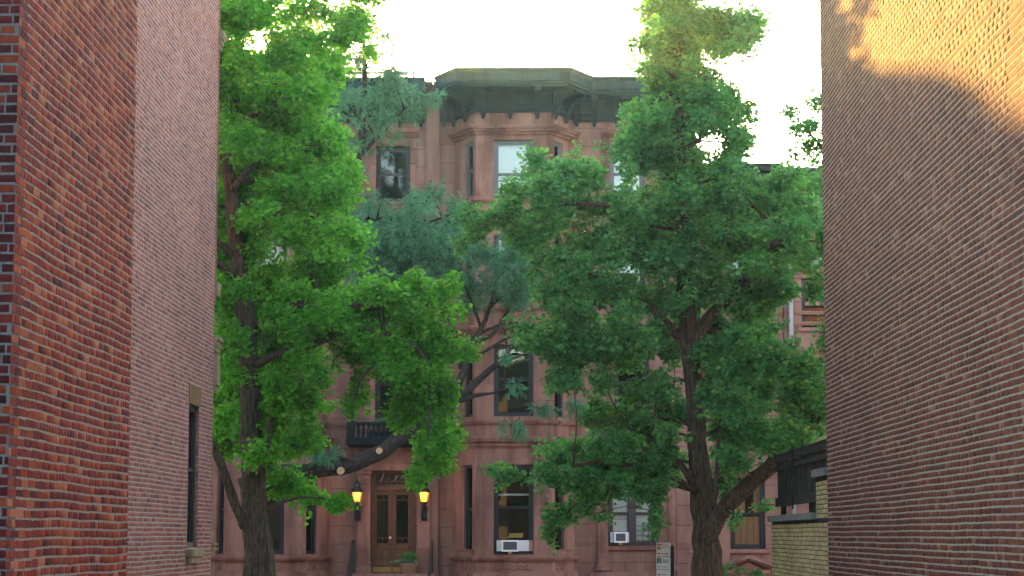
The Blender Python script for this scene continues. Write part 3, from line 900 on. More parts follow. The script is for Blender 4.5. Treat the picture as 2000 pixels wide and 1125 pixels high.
# unseen houses added on the left of the row to block the low sun
for k in range(5):
    xr = X_A - 2.62 - 7.12*k; xl = xr - 7.10
    t = empty('brownstone_house', ((xl + xr)/2, YF, 0), ['first', 'second', 'third', 'fourth', 'fifth'][k] + ' plain brownstone house to the left of the house with the wooden double door', 'house', 'houses further along the row')
    wl = MB(); Wk = (Vector((xl, YF, 0)), UX, NY); hk = [(u_, u_ + 1.05, z_, z_ + 2.1) for u_ in (1.0, 3.0, 5.0) for z_ in (2.4, 6.1, 9.6, 12.6)]
    hk = [(a, c, z0, min(z1, 14.2)) for a, c, z0, z1 in hk]
    panel(wl, Wk, 0, 7.1, 0, Z_TOP - .03, hk, -.38, 0); wl.build('wall', M['stone'], t)
    MB().box((xl, YF + .4, 0), (xr, YF + 12, Z_TOP - .04)).build('rear_wall', M['room'], t)
    for a, c, z0, z1 in hk: MB().fbox(Wk, a, c, z0, z1, -.24, -.2).build('window', M['frame_black'], t)
    loft(MB(), [(xl + .01, YF), (xr - .01, YF)], [(0, Z_FAS), (.1, Z_FAS), (.1, Z_SOF), (.85, Z_SOF), (.95, Z_TOP), (-.05, Z_TOP + .06), (0, Z_SOF)]).build('cornice', M['cornice'], t)
    MB().box((xl, YF - .02, Z_TOP - .029), (xr, YF + 12.2, Z_TOP + .02)).build('roof', M['roof'], t)

# --- entrance of the left house
def dz(py): return ZF(py)
u0, u1, z0, z1 = entA
uc = (u0+u1)/2
zd1 = dz(957)
fr = MB(); d1, d0 = -.16, -.30
fr.fbox(WA, u0, u0 + .13, z0, z1, d0, d1); fr.fbox(WA, u1 - .13, u1, z0, z1, d0, d1); fr.fbox(WA, u0 + .13, u1 - .13, z1 - .10, z1, d0, d1)
fr.fbox(WA, u0 + .13, u1 - .13, zd1, zd1 + .10, d0, d1 + .05)
dfr = fr.build('door_frame', M['door_wood'], hA)
tr = MB(); ta, tb = zd1 + .10, z1 - .10
tr.fbox(WA, u0 + .13, u1 - .13, ta, ta + .05, d0 + .02, d1 - .03); tr.fbox(WA, u0 + .13, u1 - .13, tb - .05, tb, d0 + .02, d1 - .03)
tr.fbox(WA, u0 + .13, u0 + .20, ta + .05, tb - .05, d0 + .02, d1 - .03); tr.fbox(WA, u1 - .20, u1 - .13, ta + .05, tb - .05, d0 + .02, d1 - .03)
tr.fbox(WA, u0 + .2, u1 - .2, ta + .14, ta + .17, d0 + .02, d1 - .03)
for k in range(1, 6): tr.fbox(WA, u0 + .2 + k*.155, u0 + .215 + k*.155, ta + .05, ta + .14, d0 + .03, d1 - .04)
tro = tr.build('transom', M['door_wood'], hA)
MB().fbox(WA, u0 + .20, u1 - .20, ta + .05, tb - .05, d0 + .05, d0 + .06).build('pane', M['frame_black'], tro)
def text(name, s, p, size, m, parent, rot=(PI/2, 0, 0), shear=0.0, extrude=.004, align='CENTER', sx=1.0):
    cu = bpy.data.curves.new(name, 'FONT'); cu.body = s; cu.size = size; cu.extrude = extrude; cu.align_x = align; cu.align_y = 'CENTER'; cu.shear = shear
    cu.resolution_u = 3
    tmp = bpy.data.objects.new('tmp', cu); col.objects.link(tmp)
    me = bpy.data.meshes.new_from_object(tmp.evaluated_get(bpy.context.evaluated_depsgraph_get()))
    bpy.data.objects.remove(tmp); bpy.data.curves.remove(cu)
    me.name = name; me.materials.clear(); me.materials.append(m)
    o = bpy.data.objects.new(name, me); col.objects.link(o)
    o.location = Vector(p) - (woff(parent) if parent else Vector()); o.rotation_euler = rot; o.scale = (sx, 1, 1)
    if parent: o.parent = parent
    return o
q = WA[0] + UX*uc + NY*(d1 - .045)
text('lettering', 'J  .  y n', (q.x, q.y, ta + .30), .24, M['gilt'], tro, shear=.35)
for s in (0, 1):
    a = u0 + .13 if s == 0 else uc + .004; c = uc - .004 if s == 0 else u1 - .13
    e0, e1 = d0 + .04, d1 - .05
    zk = z0 + .20; zp_ = z0 + .66; zg0 = z0 + .86; zg1 = zd1 - .14
    dm = MB(); st = .11
    dm.fbox(WA, a, a + st, z0 + .01, zd1, e0, e1); dm.fbox(WA, c - st, c, z0 + .01, zd1, e0, e1)
    dm.fbox(WA, a + st, c - st, zg1, zd1, e0, e1); dm.fbox(WA, a + st, c - st, zp_, zg0, e0, e1 - .01); dm.fbox(WA, a + st, c - st, z0 + .01, zk, e0, e1)
    dm.fbox(WA, a + st, c - st, zk, zp_, e0, e0 + .02)
    for zz in (zg0 + .15, zg1 - .15): dm.fbox(WA, a + st, c - st, zz - .012, zz + .012, e0 + .02, e1 - .02)
    um = (a+c)/2
    dm.fbox(WA, um - .02, um + .02, zk, zp_, e0 + .02, e1 - .005); dm.fbox(WA, a + st, c - st, (zk+zp_)/2 - .02, (zk+zp_)/2 + .02, e0 + .02, e1 - .006)
    for zz0, zz1 in ((zg0, zg0 + .14), (zg1 - .14, zg1)): dm.fbox(WA, um - .012, um + .012, zz0, zz1, e0 + .02, e1 - .02)
    do = dm.build('door', M['door_wood'], hA)
    MB().fbox(WA, a + st, c - st, zg0, zg1, e0 + .005, e0 + .012).build('pane', M['glass'], do)
    for (pa, pb) in ((a + st + .015, um - .035), (um + .035, c - st - .015)):
        for (za, zb) in ((zk + .02, (zk+zp_)/2 - .035), ((zk+zp_)/2 + .035, zp_ - .02)):
            pm = MB(); pm.fbox(WA, pa, pb, za, zb, e0 + .02, e0 + .035); pm.fbox(WA, pa + .04, pb - .04, za + .04, zb - .04, e0 + .035, e0 + .055)
            pm.build('panel', M['door_panel'], do)
    cm = MB(); curls(cm, (WA[0] + NY*(e1 - .02), UX, NY), a + st, c - st, zp_ + .02, zg0 - .02, 3); cm.build('carving', M['door_panel'], do)
    MB().fbox(WA, a + .01, c - .01, z0 + .02, z0 + .17, e1 + .001, e1 + .006).build('kick_plate', M['brass'], do)
    if s == 0:
        kn = MB(); p = WA[0] + UX*(c - .05) + NY*(e1 + .05); kn.lathe((p.x, p.y, z0 + 1.02), [(.0, -.04), (.03, -.03), (.04, 0), (.03, .03), (.0, .04)], 10); kn.build('door_knob', M['white_metal'], do, smooth=True)
# portico: pilasters, entablature, balcony
for um in (2.76, 4.50):
    pb = MB(); pb.fbox(WA, um - .18, um + .18, 1.82, dz(925), 0, .22)
    pil = pb.build('pilaster', M['stone_trim'], hA)
    c1 = MB(); c1.fbox(WA, um - .22, um + .22, 1.80, 2.0, 0, .27); c1.fbox(WA, um - .20, um + .20, dz(1072), dz(1068), 0, .25); c1.fbox(WA, um - .20, um + .20, dz(1101), dz(1097), 0, .25)
    fluted(c1, WA, um - .15, um + .15, dz(1096), dz(1073), .22, 6); c1.build('pedestal', M['stone_trim'], pil)
    c2 = MB(); c2.fbox(WA, um - .21, um + .21, dz(925) - .01, dz(920), 0, .28); c2.fbox(WA, um - .20, um + .20, dz(958), dz(955), 0, .245)
    curls(c2, (WA[0] + NY*.22, UX, NY), um - .17, um + .17, dz(954), dz(927), 2); curls(c2, (WA[0] + NY*.225, UX, NY), um - .17, um + .17, dz(945), dz(930), 3)
    c2.build('capital', M['stone_trim'], pil)
en = MB(); ze = dz(919)
en.fbox(WA, 2.50, 4.78, ze, dz(905), 0, .26); en.fbox(WA, 2.50, 4.78, dz(905) + .001, dz(902), 0, .30); en.fbox(WA, 2.50, 4.78, dz(902) + .001, dz(882), 0, .24); en.fbox(WA, 2.46, 4.82, dz(882) + .001, dz(876), 0, .40)
fluted(en, WA, 2.9, 4.4, dz(901), dz(883), .24, 34, .02)
ent_o = en.build('entablature', M['stone_trim'], hA)
bs = MB(); bs.fbox(WA, 2.34, 4.94, dz(876) + .001, dz(870), 0, .75); bs.fbox(WA, 2.28, 5.0, dz(870) + .001, dz(860), 0, .95)
bal = bs.build('balcony', M['cornice_dark'], hA)
zr0, zr1 = dz(860) + .002, dz(827)
rl = MB(); rl.fbox(WA, 2.34, 4.94, zr1 - .08, zr1, .80, .94); rl.fbox(WA, 2.34, 4.94, zr0, zr0 + .05, .82, .92); rl.build('handrail', M['cornice_dark'], bal)
for um in (2.42, 4.86):
    pm = MB(); pm.fbox(WA, um - .12, um + .12, zr0, zr1 + .03, .76, .955); p = WA[0] + UX*um + NY*.86
    pm.lathe((p.x, p.y, zr1 + .03), [(.11, 0), (.06, .04), (.10, .10), (.14, .19), (.12, .27), (.05, .33), (.0, .36)], 12); pm.build('post', M['cornice_dark'], bal)
k = 2.64
bm_ = MB(); bm_.lathe((0, 0, 0), [(.05, 0), (.05, .03), (.03, .06), (.055, .14), (.05, .2), (.025, .28), (.045, .33), (.05, zr1 - .08 - zr0 - .05)], 8)
bme = bpy.data.meshes.new('baluster'); bme.from_pydata(bm_.v, [], bm_.f); bme.materials.append(M['cornice_dark']); bme.update()
while k < 4.66:
    o = bpy.data.objects.new('baluster', bme); p = WA[0] + UX*k + NY*.87
    o.location = Vector((p.x, p.y, zr0 + .05)) - woff(bal); o.parent = bal; col.objects.link(o); k += .145
# stoop with steps and iron handrails
sp = MB()
sp.fbox(WA, 2.42, 4.84, 0, 1.80, 0, .95)
stp = sp.build('stoop', M['stone_trim'], hA)
for k in range(9):
    z = 1.80 - .18*(k+1) ; MB().fbox(WA, 2.55, 4.70, 0 if k == 8 else z - .2, z, .95 + .28*k, .95 + .28*(k+1) + .02).build('step', M['stone_trim'], stp)
for um in (2.50, 4.76):
    r_ = MB(); p = lambda d, z: tuple((WA[0] + UX*um + NY*d) + UP*z)
    r_.tube([p(.3, 2.72), p(.95, 2.72), p(3.4, 1.05)], [.035]*3, 6)
    for d in (.32, .60, .92): r_.tube([p(d, 1.8), p(d, 2.72)], [.03]*2, 6)
    for d in (1.3, 1.7, 2.1, 2.5, 2.9, 3.3): r_.tube([p(d, 1.6 - .64*(d - .95) - .1), p(d, 2.72 - .68*(d - .95))], [.022]*2, 6)
    r_.build('handrail', M['iron'], stp)
# lit wall lanterns
def lantern(um, label):
    p = WA[0] + UX*um + NY*.50
    zc = dz(971)
    t = empty('wall_lantern', (p.x, p.y, zc), label, 'lantern', 'lanterns beside the door')
    fr_ = MB(); r0, r1 = .105, .155
    for k in range(6):
        a = k*PI/3 + PI/6
        fr_.tube([(p.x + r0*math.cos(a), p.y + r0*math.sin(a), zc - .14), (p.x + r1*math.cos(a), p.y + r1*math.sin(a), zc + .13)], [.010]*2, 4)
    fr_.lathe((p.x, p.y, zc - .16), [(.05, -.10), (.09, -.02), (.115, 0), (.11, .02)], 6)
    fr_.lathe((p.x, p.y, zc + .13), [(.175, 0), (.18, .03), (.13, .10), (.10, .14), (.10, .20), (.12, .22), (.06, .30), (.03, .36), (.0, .42)], 6)
    fr_.build('cage', M['iron'], t)
    g = MB(); g.lathe((p.x, p.y, zc), [(.10, -.138), (.148, .128)], 6); g.build('glass', M['lamp_glass'], t)
    bb = MB(); bb.tube([(p.x, p.y, zc - .26), (p.x + .02, p.y + .10, zc - .42), (p.x + .01, p.y + .26, zc - .36)], [.03, .035, .04], 7)
    bb.tube([(p.x, p.y + .04, zc - .34), (p.x - .05, p.y + .16, zc - .5), (p.x, p.y + .27, zc - .62)], [.025, .03, .03], 6)
    bb.box((p.x - .09, p.y + .24, zc - .68), (p.x + .09, p.y + .275, zc - .26))
    bb.lathe((p.x, p.y + .2, zc - .62), [(.0, -.06), (.05, -.02), (.06, .03), (.02, .08)], 8)
    bb.build('bracket', M['iron'], t)
    core = MB(); core.lathe((p.x, p.y - .0, zc - .03), [(.0, -.06), (.03, -.03), (.035, .02), (.0, .07)], 8)
    core.build('bulb', M['lamp_core'], t)
    lp = bpy.data.lights.new('lantern_light', 'POINT'); lp.energy = 1.6; lp.color = (1.0, .50, .14); lp.shadow_soft_size = .05
    lo = bpy.data.objects.new('lantern_light', lp); col.objects.link(lo); lo.location = (0, -.24, 0); lo.parent = t
lantern(2.58, 'lit amber wall lantern on the left pilaster of the wooden double door')
lantern(4.52, 'lit amber wall lantern on the right pilaster, under the hanging leaves')

# --- ground window pair and trim of the central house
u0, u1, z0, z1 = entB
uc = (u0 + u1)/2
wpair = window(hB, WB, u0, u1, z0, z1, M['frame_brown'], .12, None, mullion=(uc - .01, .17), fw=.10)
for (a, c, lo, hi) in ((u0 + .1, uc - .1, z0 + (z1-z0)*.42, z1 - .1), (u0 + .1, uc - .1, z0 + .42, z0 + (z1-z0)*.41), (uc + .08, u1 - .1, z0 + .1, z1 - .1)):
    bb = MB(); zz = lo; st_ = .058
    while zz < hi - .02: bb.fbox(WB, a, c, zz, min(zz + st_ - .006, hi), -.262, -.25); zz += st_
    bb.fbox(WB, a, c, lo, hi, -.275, -.2625)
    bb.build('blind', M['blind'], wpair)
gb = MB()
for zz in (.14, .28, .42, .56): gb.fbox(WB, uc + .10, u1 - .08, z0 + zz, z0 + zz + .018, -.085, -.07)
for uu in (uc + .30, uc + .47): gb.fbox(WB, uu, uu + .018, z0 + .02, z0 + .68, -.0699, -.055)
gb.build('window_guard', M['iron'], wpair)
steps_mould(MB(), [(X_B + u0 - .30, YF), (X_B + u1 + .22, YF)], z0 - .14, [(.03, .05), (.06, .10), (.03, .12)]).build('window_sill', M['stone_trim'], hB)
hb = MB(); steps_mould(hb, [(X_B + u0 - .28, YF), (X_B + u1 + .25, YF)], z1 + .05, [(.06, .06), (.06, .10), (.05, .14)]); hb.build('lintel', M['stone_trim'], hB)
for um, ww in ((2.58, .15), (4.34, .14), (4.58, .12)):
    pm = MB(); pm.fbox(WB, um - ww, um + ww, dz(1072), dz(880), 0, .09)
    pil = pm.build('pilaster', M['stone_trim'], hB)
    qm = MB(); qm.fbox(WB, um - ww - .03, um + ww + .03, dz(1074), dz(1072) - .001, 0, .13); qm.fbox(WB, um - ww, um + ww, dz(1104), dz(1074) - .001, 0, .11); qm.fbox(WB, um - ww - .04, um + ww + .04, dz(1114), dz(1104) - .001, 0, .16)
    fluted(qm, WB, um - ww + .02, um + ww - .02, dz(1090), dz(1077), .11, 5); qm.build('pedestal', M['stone_trim'], pil)
steps_mould(MB(), [(X_B + 2.2, YF), (X_B + 4.66, YF)], dz(1128), [(.10, .22), (.06, .18)]).build('base_course', M['stone_trim'], hB)
steps_mould(MB(), [(X_B + 1.85, YF), (X_B + 4.5, YF)], dz(868), [(.05, .05), (.06, .10), (.05, .08), (.06, .16)]).build('string_course', M['stone_trim'], hB)

# --- lower houses on the right
def flat_house(XL_, XR_, py_top, label, cols_, seed, extra=None):
    rr = random.Random(seed)
    X0 = (XL_ + XR_)/2
    h = empty('brownstone_house', (X0, YF, 0), label, 'house')
    W = (Vector((X0, YF, 0)), UX, NY); a0, a1 = XL_ - X0, XR_ - X0
    zt = P(1480, py_top, YF - .6).z
    holes = []
    for uc_, hw, levels in cols_:
        for (pa, pb) in levels: holes.append((uc_ - X0 - hw, uc_ - X0 + hw, ZF(pb), ZF(pa)))
    b = MB(); panel(b, W, a0, a1, 0, zt - .1, holes, -.38, -.03); b.build('wall', M['stone_joint'], h)
    stones(h, W, a0, a1, .4, zt - .5, holes, rr)
    MB().box((XL_, YF + .39, 0), (XL_ + .2, YF + 12, zt - .12)).box((XR_ - .2, YF + .39, 0), (XR_, YF + 12, zt - .12)).box((XL_, YF + 12, 0), (XR_, YF + 12.3, zt - .12)).build('rear_wall', M['wall_plain'], h)
    MB().box((XL_, YF - .04, zt - .1), (XR_, YF + 12.4, zt - .03)).build('roof', M['roof'], h)
    MB().box((XL_ + .2, YF + 1.6, 0), (XR_ - .2, YF + 1.7, zt - .2)).build('room_wall', M['room'], h)
    prof = [(-.04, zt - .52), (.08, zt - .52), (.08, zt - .40), (.14, zt - .36), (.14, zt - .24), (.48, zt - .20), (.50, zt - .08), (.60, zt - .04), (.60, zt), (-.04, zt + .02)]
    loft(MB(), [(XL_ + .01, YF), (XR_ - .01, YF)], prof).build('cornice', M['cornice'], h)
    for i, (a, c, z0, z1) in enumerate(holes):
        window(h, W, a, c, z0, z1, M['frame_black'], .14, None, fw=.10)
        MB().fbox(W, a - .12, c + .12, z0 - .12, z0 - .01, -.05, .09).build('window_sill', M['stone_trim'], h)
        hb = MB(); steps_mould(hb, [(X0 + a - .2, YF), (X0 + c + .2, YF)], z1 + .14, [(.06, .10), (.06, .18), (.05, .22)]); hb.fbox(W, a - .1, c + .1, z1 + .03, z1 + .139, 0, .04); hb.build('window_hood', M['stone_trim'], h)
    for py in (636, 615): steps_mould(MB(), [(XL_ + .01, YF), (XR_ - .01, YF)], ZF(py), [(.05, .04), (.05, .07)]).build('band_course', M['stone_trim'], h)
    return h, W, X0, zt, holes
XC0 = X_B + 4.71; XC1 = XFp(1531)
LV = [(935, 1072), (700, 812), (486, 590), (372, 440)]
hC, WC, X0C, ztC, holC = flat_house(XC0, XC1, 318, 'lower brownstone house behind the right tree with light wood shutters in its window', [(XFp(1457), .50, LV), (XFp(1372), .30, LV)], 21)
hD, WD, X0D, ztD, _ = flat_house(XC1 + .01, XC1 + 4.2, 327, 'brownstone house at the far right with a pale downpipe', [(XFp(1504) + 1.45, .5, [(545, 640)]), (XFp(1615), .5, LV)], 22)
a, c, z0, z1 = holC[0]
sh = MB(); zm = z0 + (z1 - z0)*.46
n = 4
for k in range(n):
    s0, s1 = a + .12 + (c - a - .24)*k/n, a + .12 + (c - a - .24)*(k+1)/n
    MB().fbox(WC, s0 + .006, s1 - .006, z0 + .1, zm, -.34, -.31).fbox(WC, s0 + .04, s1 - .04, z0 + .16, z0 + .34, -.31, -.30).fbox(WC, s0 + .04, s1 - .04, z0 + .42, zm - .08, -.31, -.30).build('shutter', M['shutter_wood'], hC)
MB().fbox(WC, a + .1, a + .45, zm + .05, z1 - .1, -.35, -.34).fbox(WC, c - .3, c - .1, zm + .05, z1 - .1, -.35, -.34).build('curtain', M['shutter_wood'], hC)
pm = MB(); uP0, uP1, uA = XFp(1408) - X0C, XFp(1503) - X0C, XFp(1456) - X0C
def gable(mb, zb, zt_, d1_, inset, th):
    for s0, s1 in ((uP0 + inset, uA), (uP1 - inset, uA)):
        q0, q1 = WC[0] + UX*s0, WC[0] + UX*s1
        vs_ = []
        for d in (0, d1_):
            for q, z in ((q0, zb), (q1, zt_)):
                for dz_ in (0, th): vs_.append((q.x, q.y - d, z + dz_))
        mb.add(vs_, [(0,1,3,2),(4,6,7,5),(0,2,6,4),(1,5,7,3),(0,4,5,1),(2,3,7,6)])
gable(pm, dz(1107), dz(1090), .34, 0, .09); gable(pm, dz(1109), dz(1094), .24, .12, .07)
pm.fbox(WC, uP0 + .1, uP1 - .1, dz(1120), dz(1113), 0, .26); pm.fbox(WC, uP0 + .2, uP1 - .2, dz(1135), dz(1120) - .001, 0, .18)
tv = [WC[0] + UX*(uP0 + .3) + NY*.12, WC[0] + UX*(uP1 - .3) + NY*.12, WC[0] + UX*uA + NY*.12]
pm.add([(tv[0].x, tv[0].y, dz(1112)), (tv[1].x, tv[1].y, dz(1112)), (tv[2].x, tv[2].y, dz(1096))], [(0, 1, 2)])
pm.build('pediment', M['stone_trim'], hC)
up = XFp(1407) - X0C
MB().fbox(WC, up - .20, up + .20, .3, dz(885), 0, .10).fbox(WC, up - .25, up + .25, dz(885) + .001, dz(877), 0, .15).fbox(WC, up - .23, up + .23, dz(900), dz(896), .10, .13).build('pilaster', M['stone_trim'], hC)
steps_mould(MB(), [(XC0 + .01, YF), (XC1 - .01, YF)], dz(925), [(.05, .05), (.06, .09)]).build('band_course', M['stone_trim'], hC)
pp = WD[0] + UX*(XFp(1545) - X0D) + NY*.12
MB().tube([(pp.x, pp.y, .2), (pp.x, pp.y, ZF(480)), (pp.x, pp.y + .1, ZF(470))], [.07]*3, 10).build('downpipe', M['pipe'], hD, smooth=True)
# roof-top rail on the left house
rr_ = MB(); zt_ = Z_TOP + .08
rail_y = YF - .2
def XA_(px): return P(px, 145, rail_y).x
for px in (793, 808): rr_.box((XA_(px) - .035, rail_y - .03, zt_), (XA_(px) + .035, rail_y + .03, zt_ + .34))
rr_.box((XA_(640), rail_y - .02, zt_ + .17), (XA_(808), rail_y + .02, zt_ + .24))
for px in (650, 680, 710, 740, 768, 780, 800): rr_.tube([(XA_(px), rail_y, zt_ - .0), (XA_(px) + .06, rail_y, zt_ + .18)], [.015]*2, 5)
rr_.build('roof_rail', M['pipe'], hA)

# ------------------------------------------------------------------ trees
def rnd_unit(n, rng):
    v = rng.normal(size=(n, 3)); return v/np.linalg.norm(v, axis=1, keepdims=True)
def norm(v): return v/np.maximum(np.linalg.norm(v, axis=1, keepdims=True), 1e-9)
def curve(pts, rad, step=.25, wig=.03, rng=random):
    """resample a polyline smoothly (Catmull-Rom) with a little wander"""
    pts = [Vector(p) for p in pts]; out, orad = [], []
    ext = [pts[0]*2 - pts[1]] + pts + [pts[-1]*2 - pts[-2]]
    for i in range(len(pts)-1):
        p0, p1, p2, p3 = ext[i:i+4]; n = max(2, int((p2-p1).length/step))
        for k in range(n):
            t = k/n
            q = .5*((2*p1) + (p2-p0)*t + (2*p0-5*p1+4*p2-p3)*t*t + (3*p1-p0-3*p2+p3)*t**3)
            r = rad[i] + (rad[i+1]-rad[i])*t
            if out: q = q + Vector((rng.uniform(-1, 1), rng.uniform(-1, 1), rng.uniform(-1, 1)))*wig*r*2
            out.append(q); orad.append(r)
    out.append(pts[-1]); orad.append(rad[-1])
    return out, orad
# template leaf shapes: (x across, y along), folded along the midrib
FAN = dict(v=np.array([[0, 0, 0], [-.50, .52, .10], [-.27, .92, .05], [0, .78, -.03], [.27, .92, .05], [.50, .52, .10]]), q=np.array([[0, 3, 2, 1], [0, 5, 4, 3]]))
OVAL = dict(v=np.array([[0, 0, 0], [-.26, .40, .06], [-.16, .82, .03], [0, 1.0, -.02], [.16, .82, .03], [.26, .40, .06]]), q=np.array([[0, 3, 2, 1], [0, 5, 4, 3]]))
def feather(nl=8):
    v, q = [], []
    for i in range(nl):
        y = .12 + .86*i/nl
        for s in (-1, 1):
            b = len(v); L = .20*(1 - .35*abs(i/nl - .45)); wd = .052
            z = -.22*y*y
            v += [[0, y, z], [s*L*.5, y + wd + .03, z - .02], [s*L, y + .05, z - .06], [s*L*.5, y - wd + .03, z - .02]]; q.append([b, b+1, b+2, b+3])
    return dict(v=np.array(v), q=np.array(q))
FEATHER = feather()
def leaves(T, p, d, n, s):
    """place template T at points p, along d, facing n, size s"""
    d = norm(d); x = norm(np.cross(d, n)); n = np.cross(x, d)
    v = p[:, None] + s[:, None, None]*(T['v'][None, :, :1]*x[:, None] + T['v'][None, :, 1:2]*d[:, None] + T['v'][None, :, 2:]*n[:, None])
    q = T['q'][None] + (np.arange(len(p))*len(T['v']))[:, None, None]
    return v.reshape(-1, 3), q.reshape(-1, 4)
def shoots(blobs, Y, per, rng, slen=(.32, .68), pitch=.045, whorl=3, petiole=.065, size=(.060, .105), up=.35, T=FAN, flat=.6, twig_r=.006):
    PX, PD, PN, PS, TW = [], [], [], [], []
    for bl in blobs:
        px, py, rx, ry, dy = bl[:5]; mode = bl[5] if len(bl) > 5 else ''
        mul = bl[6] if len(bl) > 6 else 1.0
        c = np.array(P(px, py, Y + dy)); m = (Y + dy)/FPX
        ra = np.array([rx*m, (rx + ry)*.5*m*.9, ry*m])
        n = max(3, int(per*mul*rx*ry/2500.))
        u = rnd_unit(n, rng)*(rng.uniform(0, 1, (n, 1))**.45)
        st = c + u*ra*.92
        out = norm(u*np.array([1, 1, .8]))
        dr = out*.75 + rng.normal(0, .45, (n, 3)) + np.array([0, 0, up])
        if mode == 'd': dr = out*.35 + rng.normal(0, .3, (n, 3)) + np.array([0, 0, -1.0])
        if mode == 'h': dr = out*np.array([1, 1, .2]) + rng.normal(0, .25, (n, 3)) + np.array([0, 0, -.05])
        dr = norm(dr); L = rng.uniform(*slen, n)*min(1.0, .45 + max(rx, ry)/80.)*np.where(rng.uniform(0, 1, n) < .12, 1.5, 1.0)
        st = st - dr*(L*.5)[:, None]
        k = int(1.5*slen[1]/pitch)
        for j in range(k):
            t = j*pitch + rng.uniform(0, pitch, n); ok = t < L
            if not ok.any(): continue
            sag = -.25*t*t if mode != 'd' else 0*t
            q = st + dr*t[:, None] + np.stack([0*t, 0*t, sag], 1)
            for w_ in range(whorl):
                r = rnd_unit(n, rng); r = norm(r - dr*(r*dr).sum(1, keepdims=True)*.7)
                pos = q + r*(petiole*rng.uniform(.5, 1.2, (n, 1)))
                nn = np.array([0, -.12, flat]) + r*.25 + rng.normal(0, .42, (n, 3)) + out*.25
                dd = r + dr*.35 + np.array([0, 0, -.45])
                PX.append(pos[ok]); PD.append(dd[ok]); PN.append(norm(nn)[ok]); PS.append(rng.uniform(*size, n)[ok])
        TW.append((st, st + dr*(L*.55)[:, None] + np.array([0, 0, -.02]), st + dr*L[:, None] + np.stack([0*L, 0*L, -.25*L*L], 1)))
    V, Q = leaves(T, np.concatenate(PX), np.concatenate(PD), np.concatenate(PN), np.concatenate(PS))
    return V, Q, TW
def twig_mesh(TW, r, extra=()):
    V, Q = [], []; base = 0
    for a, b_, c in list(TW) + list(extra):
        n = len(a); d = norm(c - a); x = norm(np.cross(d, np.array([.3, .8, .5]))); y = np.cross(d, x)
        ring = []
        for p, rr_ in ((a, r), (b_, r*.75), (c, r*.4)):
            for k in range(3):
                th = 2*PI*k/3; ring.append(p + (x*math.cos(th) + y*math.sin(th))*rr_)
        v = np.stack(ring, 1); V.append(v.reshape(-1, 3))
        q = np.array([(i*3+k, i*3+(k+1) % 3, (i+1)*3+(k+1) % 3, (i+1)*3+k) for i in range(2) for k in range(3)])
        Q.append((q[None] + (np.arange(n)*9)[:, None, None]).reshape(-1, 4) + base); base += n*9
    return np.concatenate(V), np.concatenate(Q)
def furrowed(b, c, r, rr, n=72):
    """a trunk whose surface is cut by long wandering furrows"""
    base = len(b.v); b.tube(c, r, n, rng=rr)
    ph = [rr.uniform(0, 6.28) for _ in range(8)]
    for i in range(len(c)):
        z = i*.22
        for k in range(n):
            th = 2*PI*k/n
            w1 = math.sin(13*th + 1.4*math.sin(z*.9 + ph[0]) + 1.1*math.sin(z*2.3 + ph[1] + 2*th))
            w2 = math.sin(21*th + 1.7*math.sin(z*1.4 + ph[2]) + ph[3])
            f = -.085*max(0, w1)**2 - .05*max(0, w2)**2 + .05*math.sin(2*th + ph[4] + z*.4) + .035*math.sin(3*th + ph[5] - z*.7)
            q = Vector(b.v[base + i*n + k]); q = c[i] + (q - c[i])*(1 + f)
            b.v[base + i*n + k] = (q.x, q.y, q.z)
    return b
def inside(poly, x, y):
    r = False; n = len(poly)
    for i in range(n):
        (x0, y0), (x1, y1) = poly[i], poly[i-1]
        if (y0 > y) != (y1 > y) and x < (x1-x0)*(y-y0)/(y1-y0) + x0: r = not r
    return r
def fill(poly, n, rmin, rmax, spread, seed, keep_front=(), holes=()):
    """small clumps spread through the body of the crown; keep_front: areas where nothing hangs before the trunk"""
    r = random.Random(seed); out = []
    xs = [p[0] for p in poly]; ys = [p[1] for p in poly]
    while len(out) < n:
        x, y = r.uniform(min(xs), max(xs)), r.uniform(min(ys), max(ys))
        if not inside(poly, x, y) or any(inside(h, x, y) for h in holes): continue
        dy = r.uniform(-spread, spread)
        if any(a - 22 < x < c + 22 and b_ < y < d for a, b_, c, d in keep_front): dy = r.uniform(.35, spread)
        rr_ = r.uniform(rmin, rmax)
        out.append((x, y, rr_*r.uniform(.9, 1.4), rr_*r.uniform(.6, .95), dy))
    return out
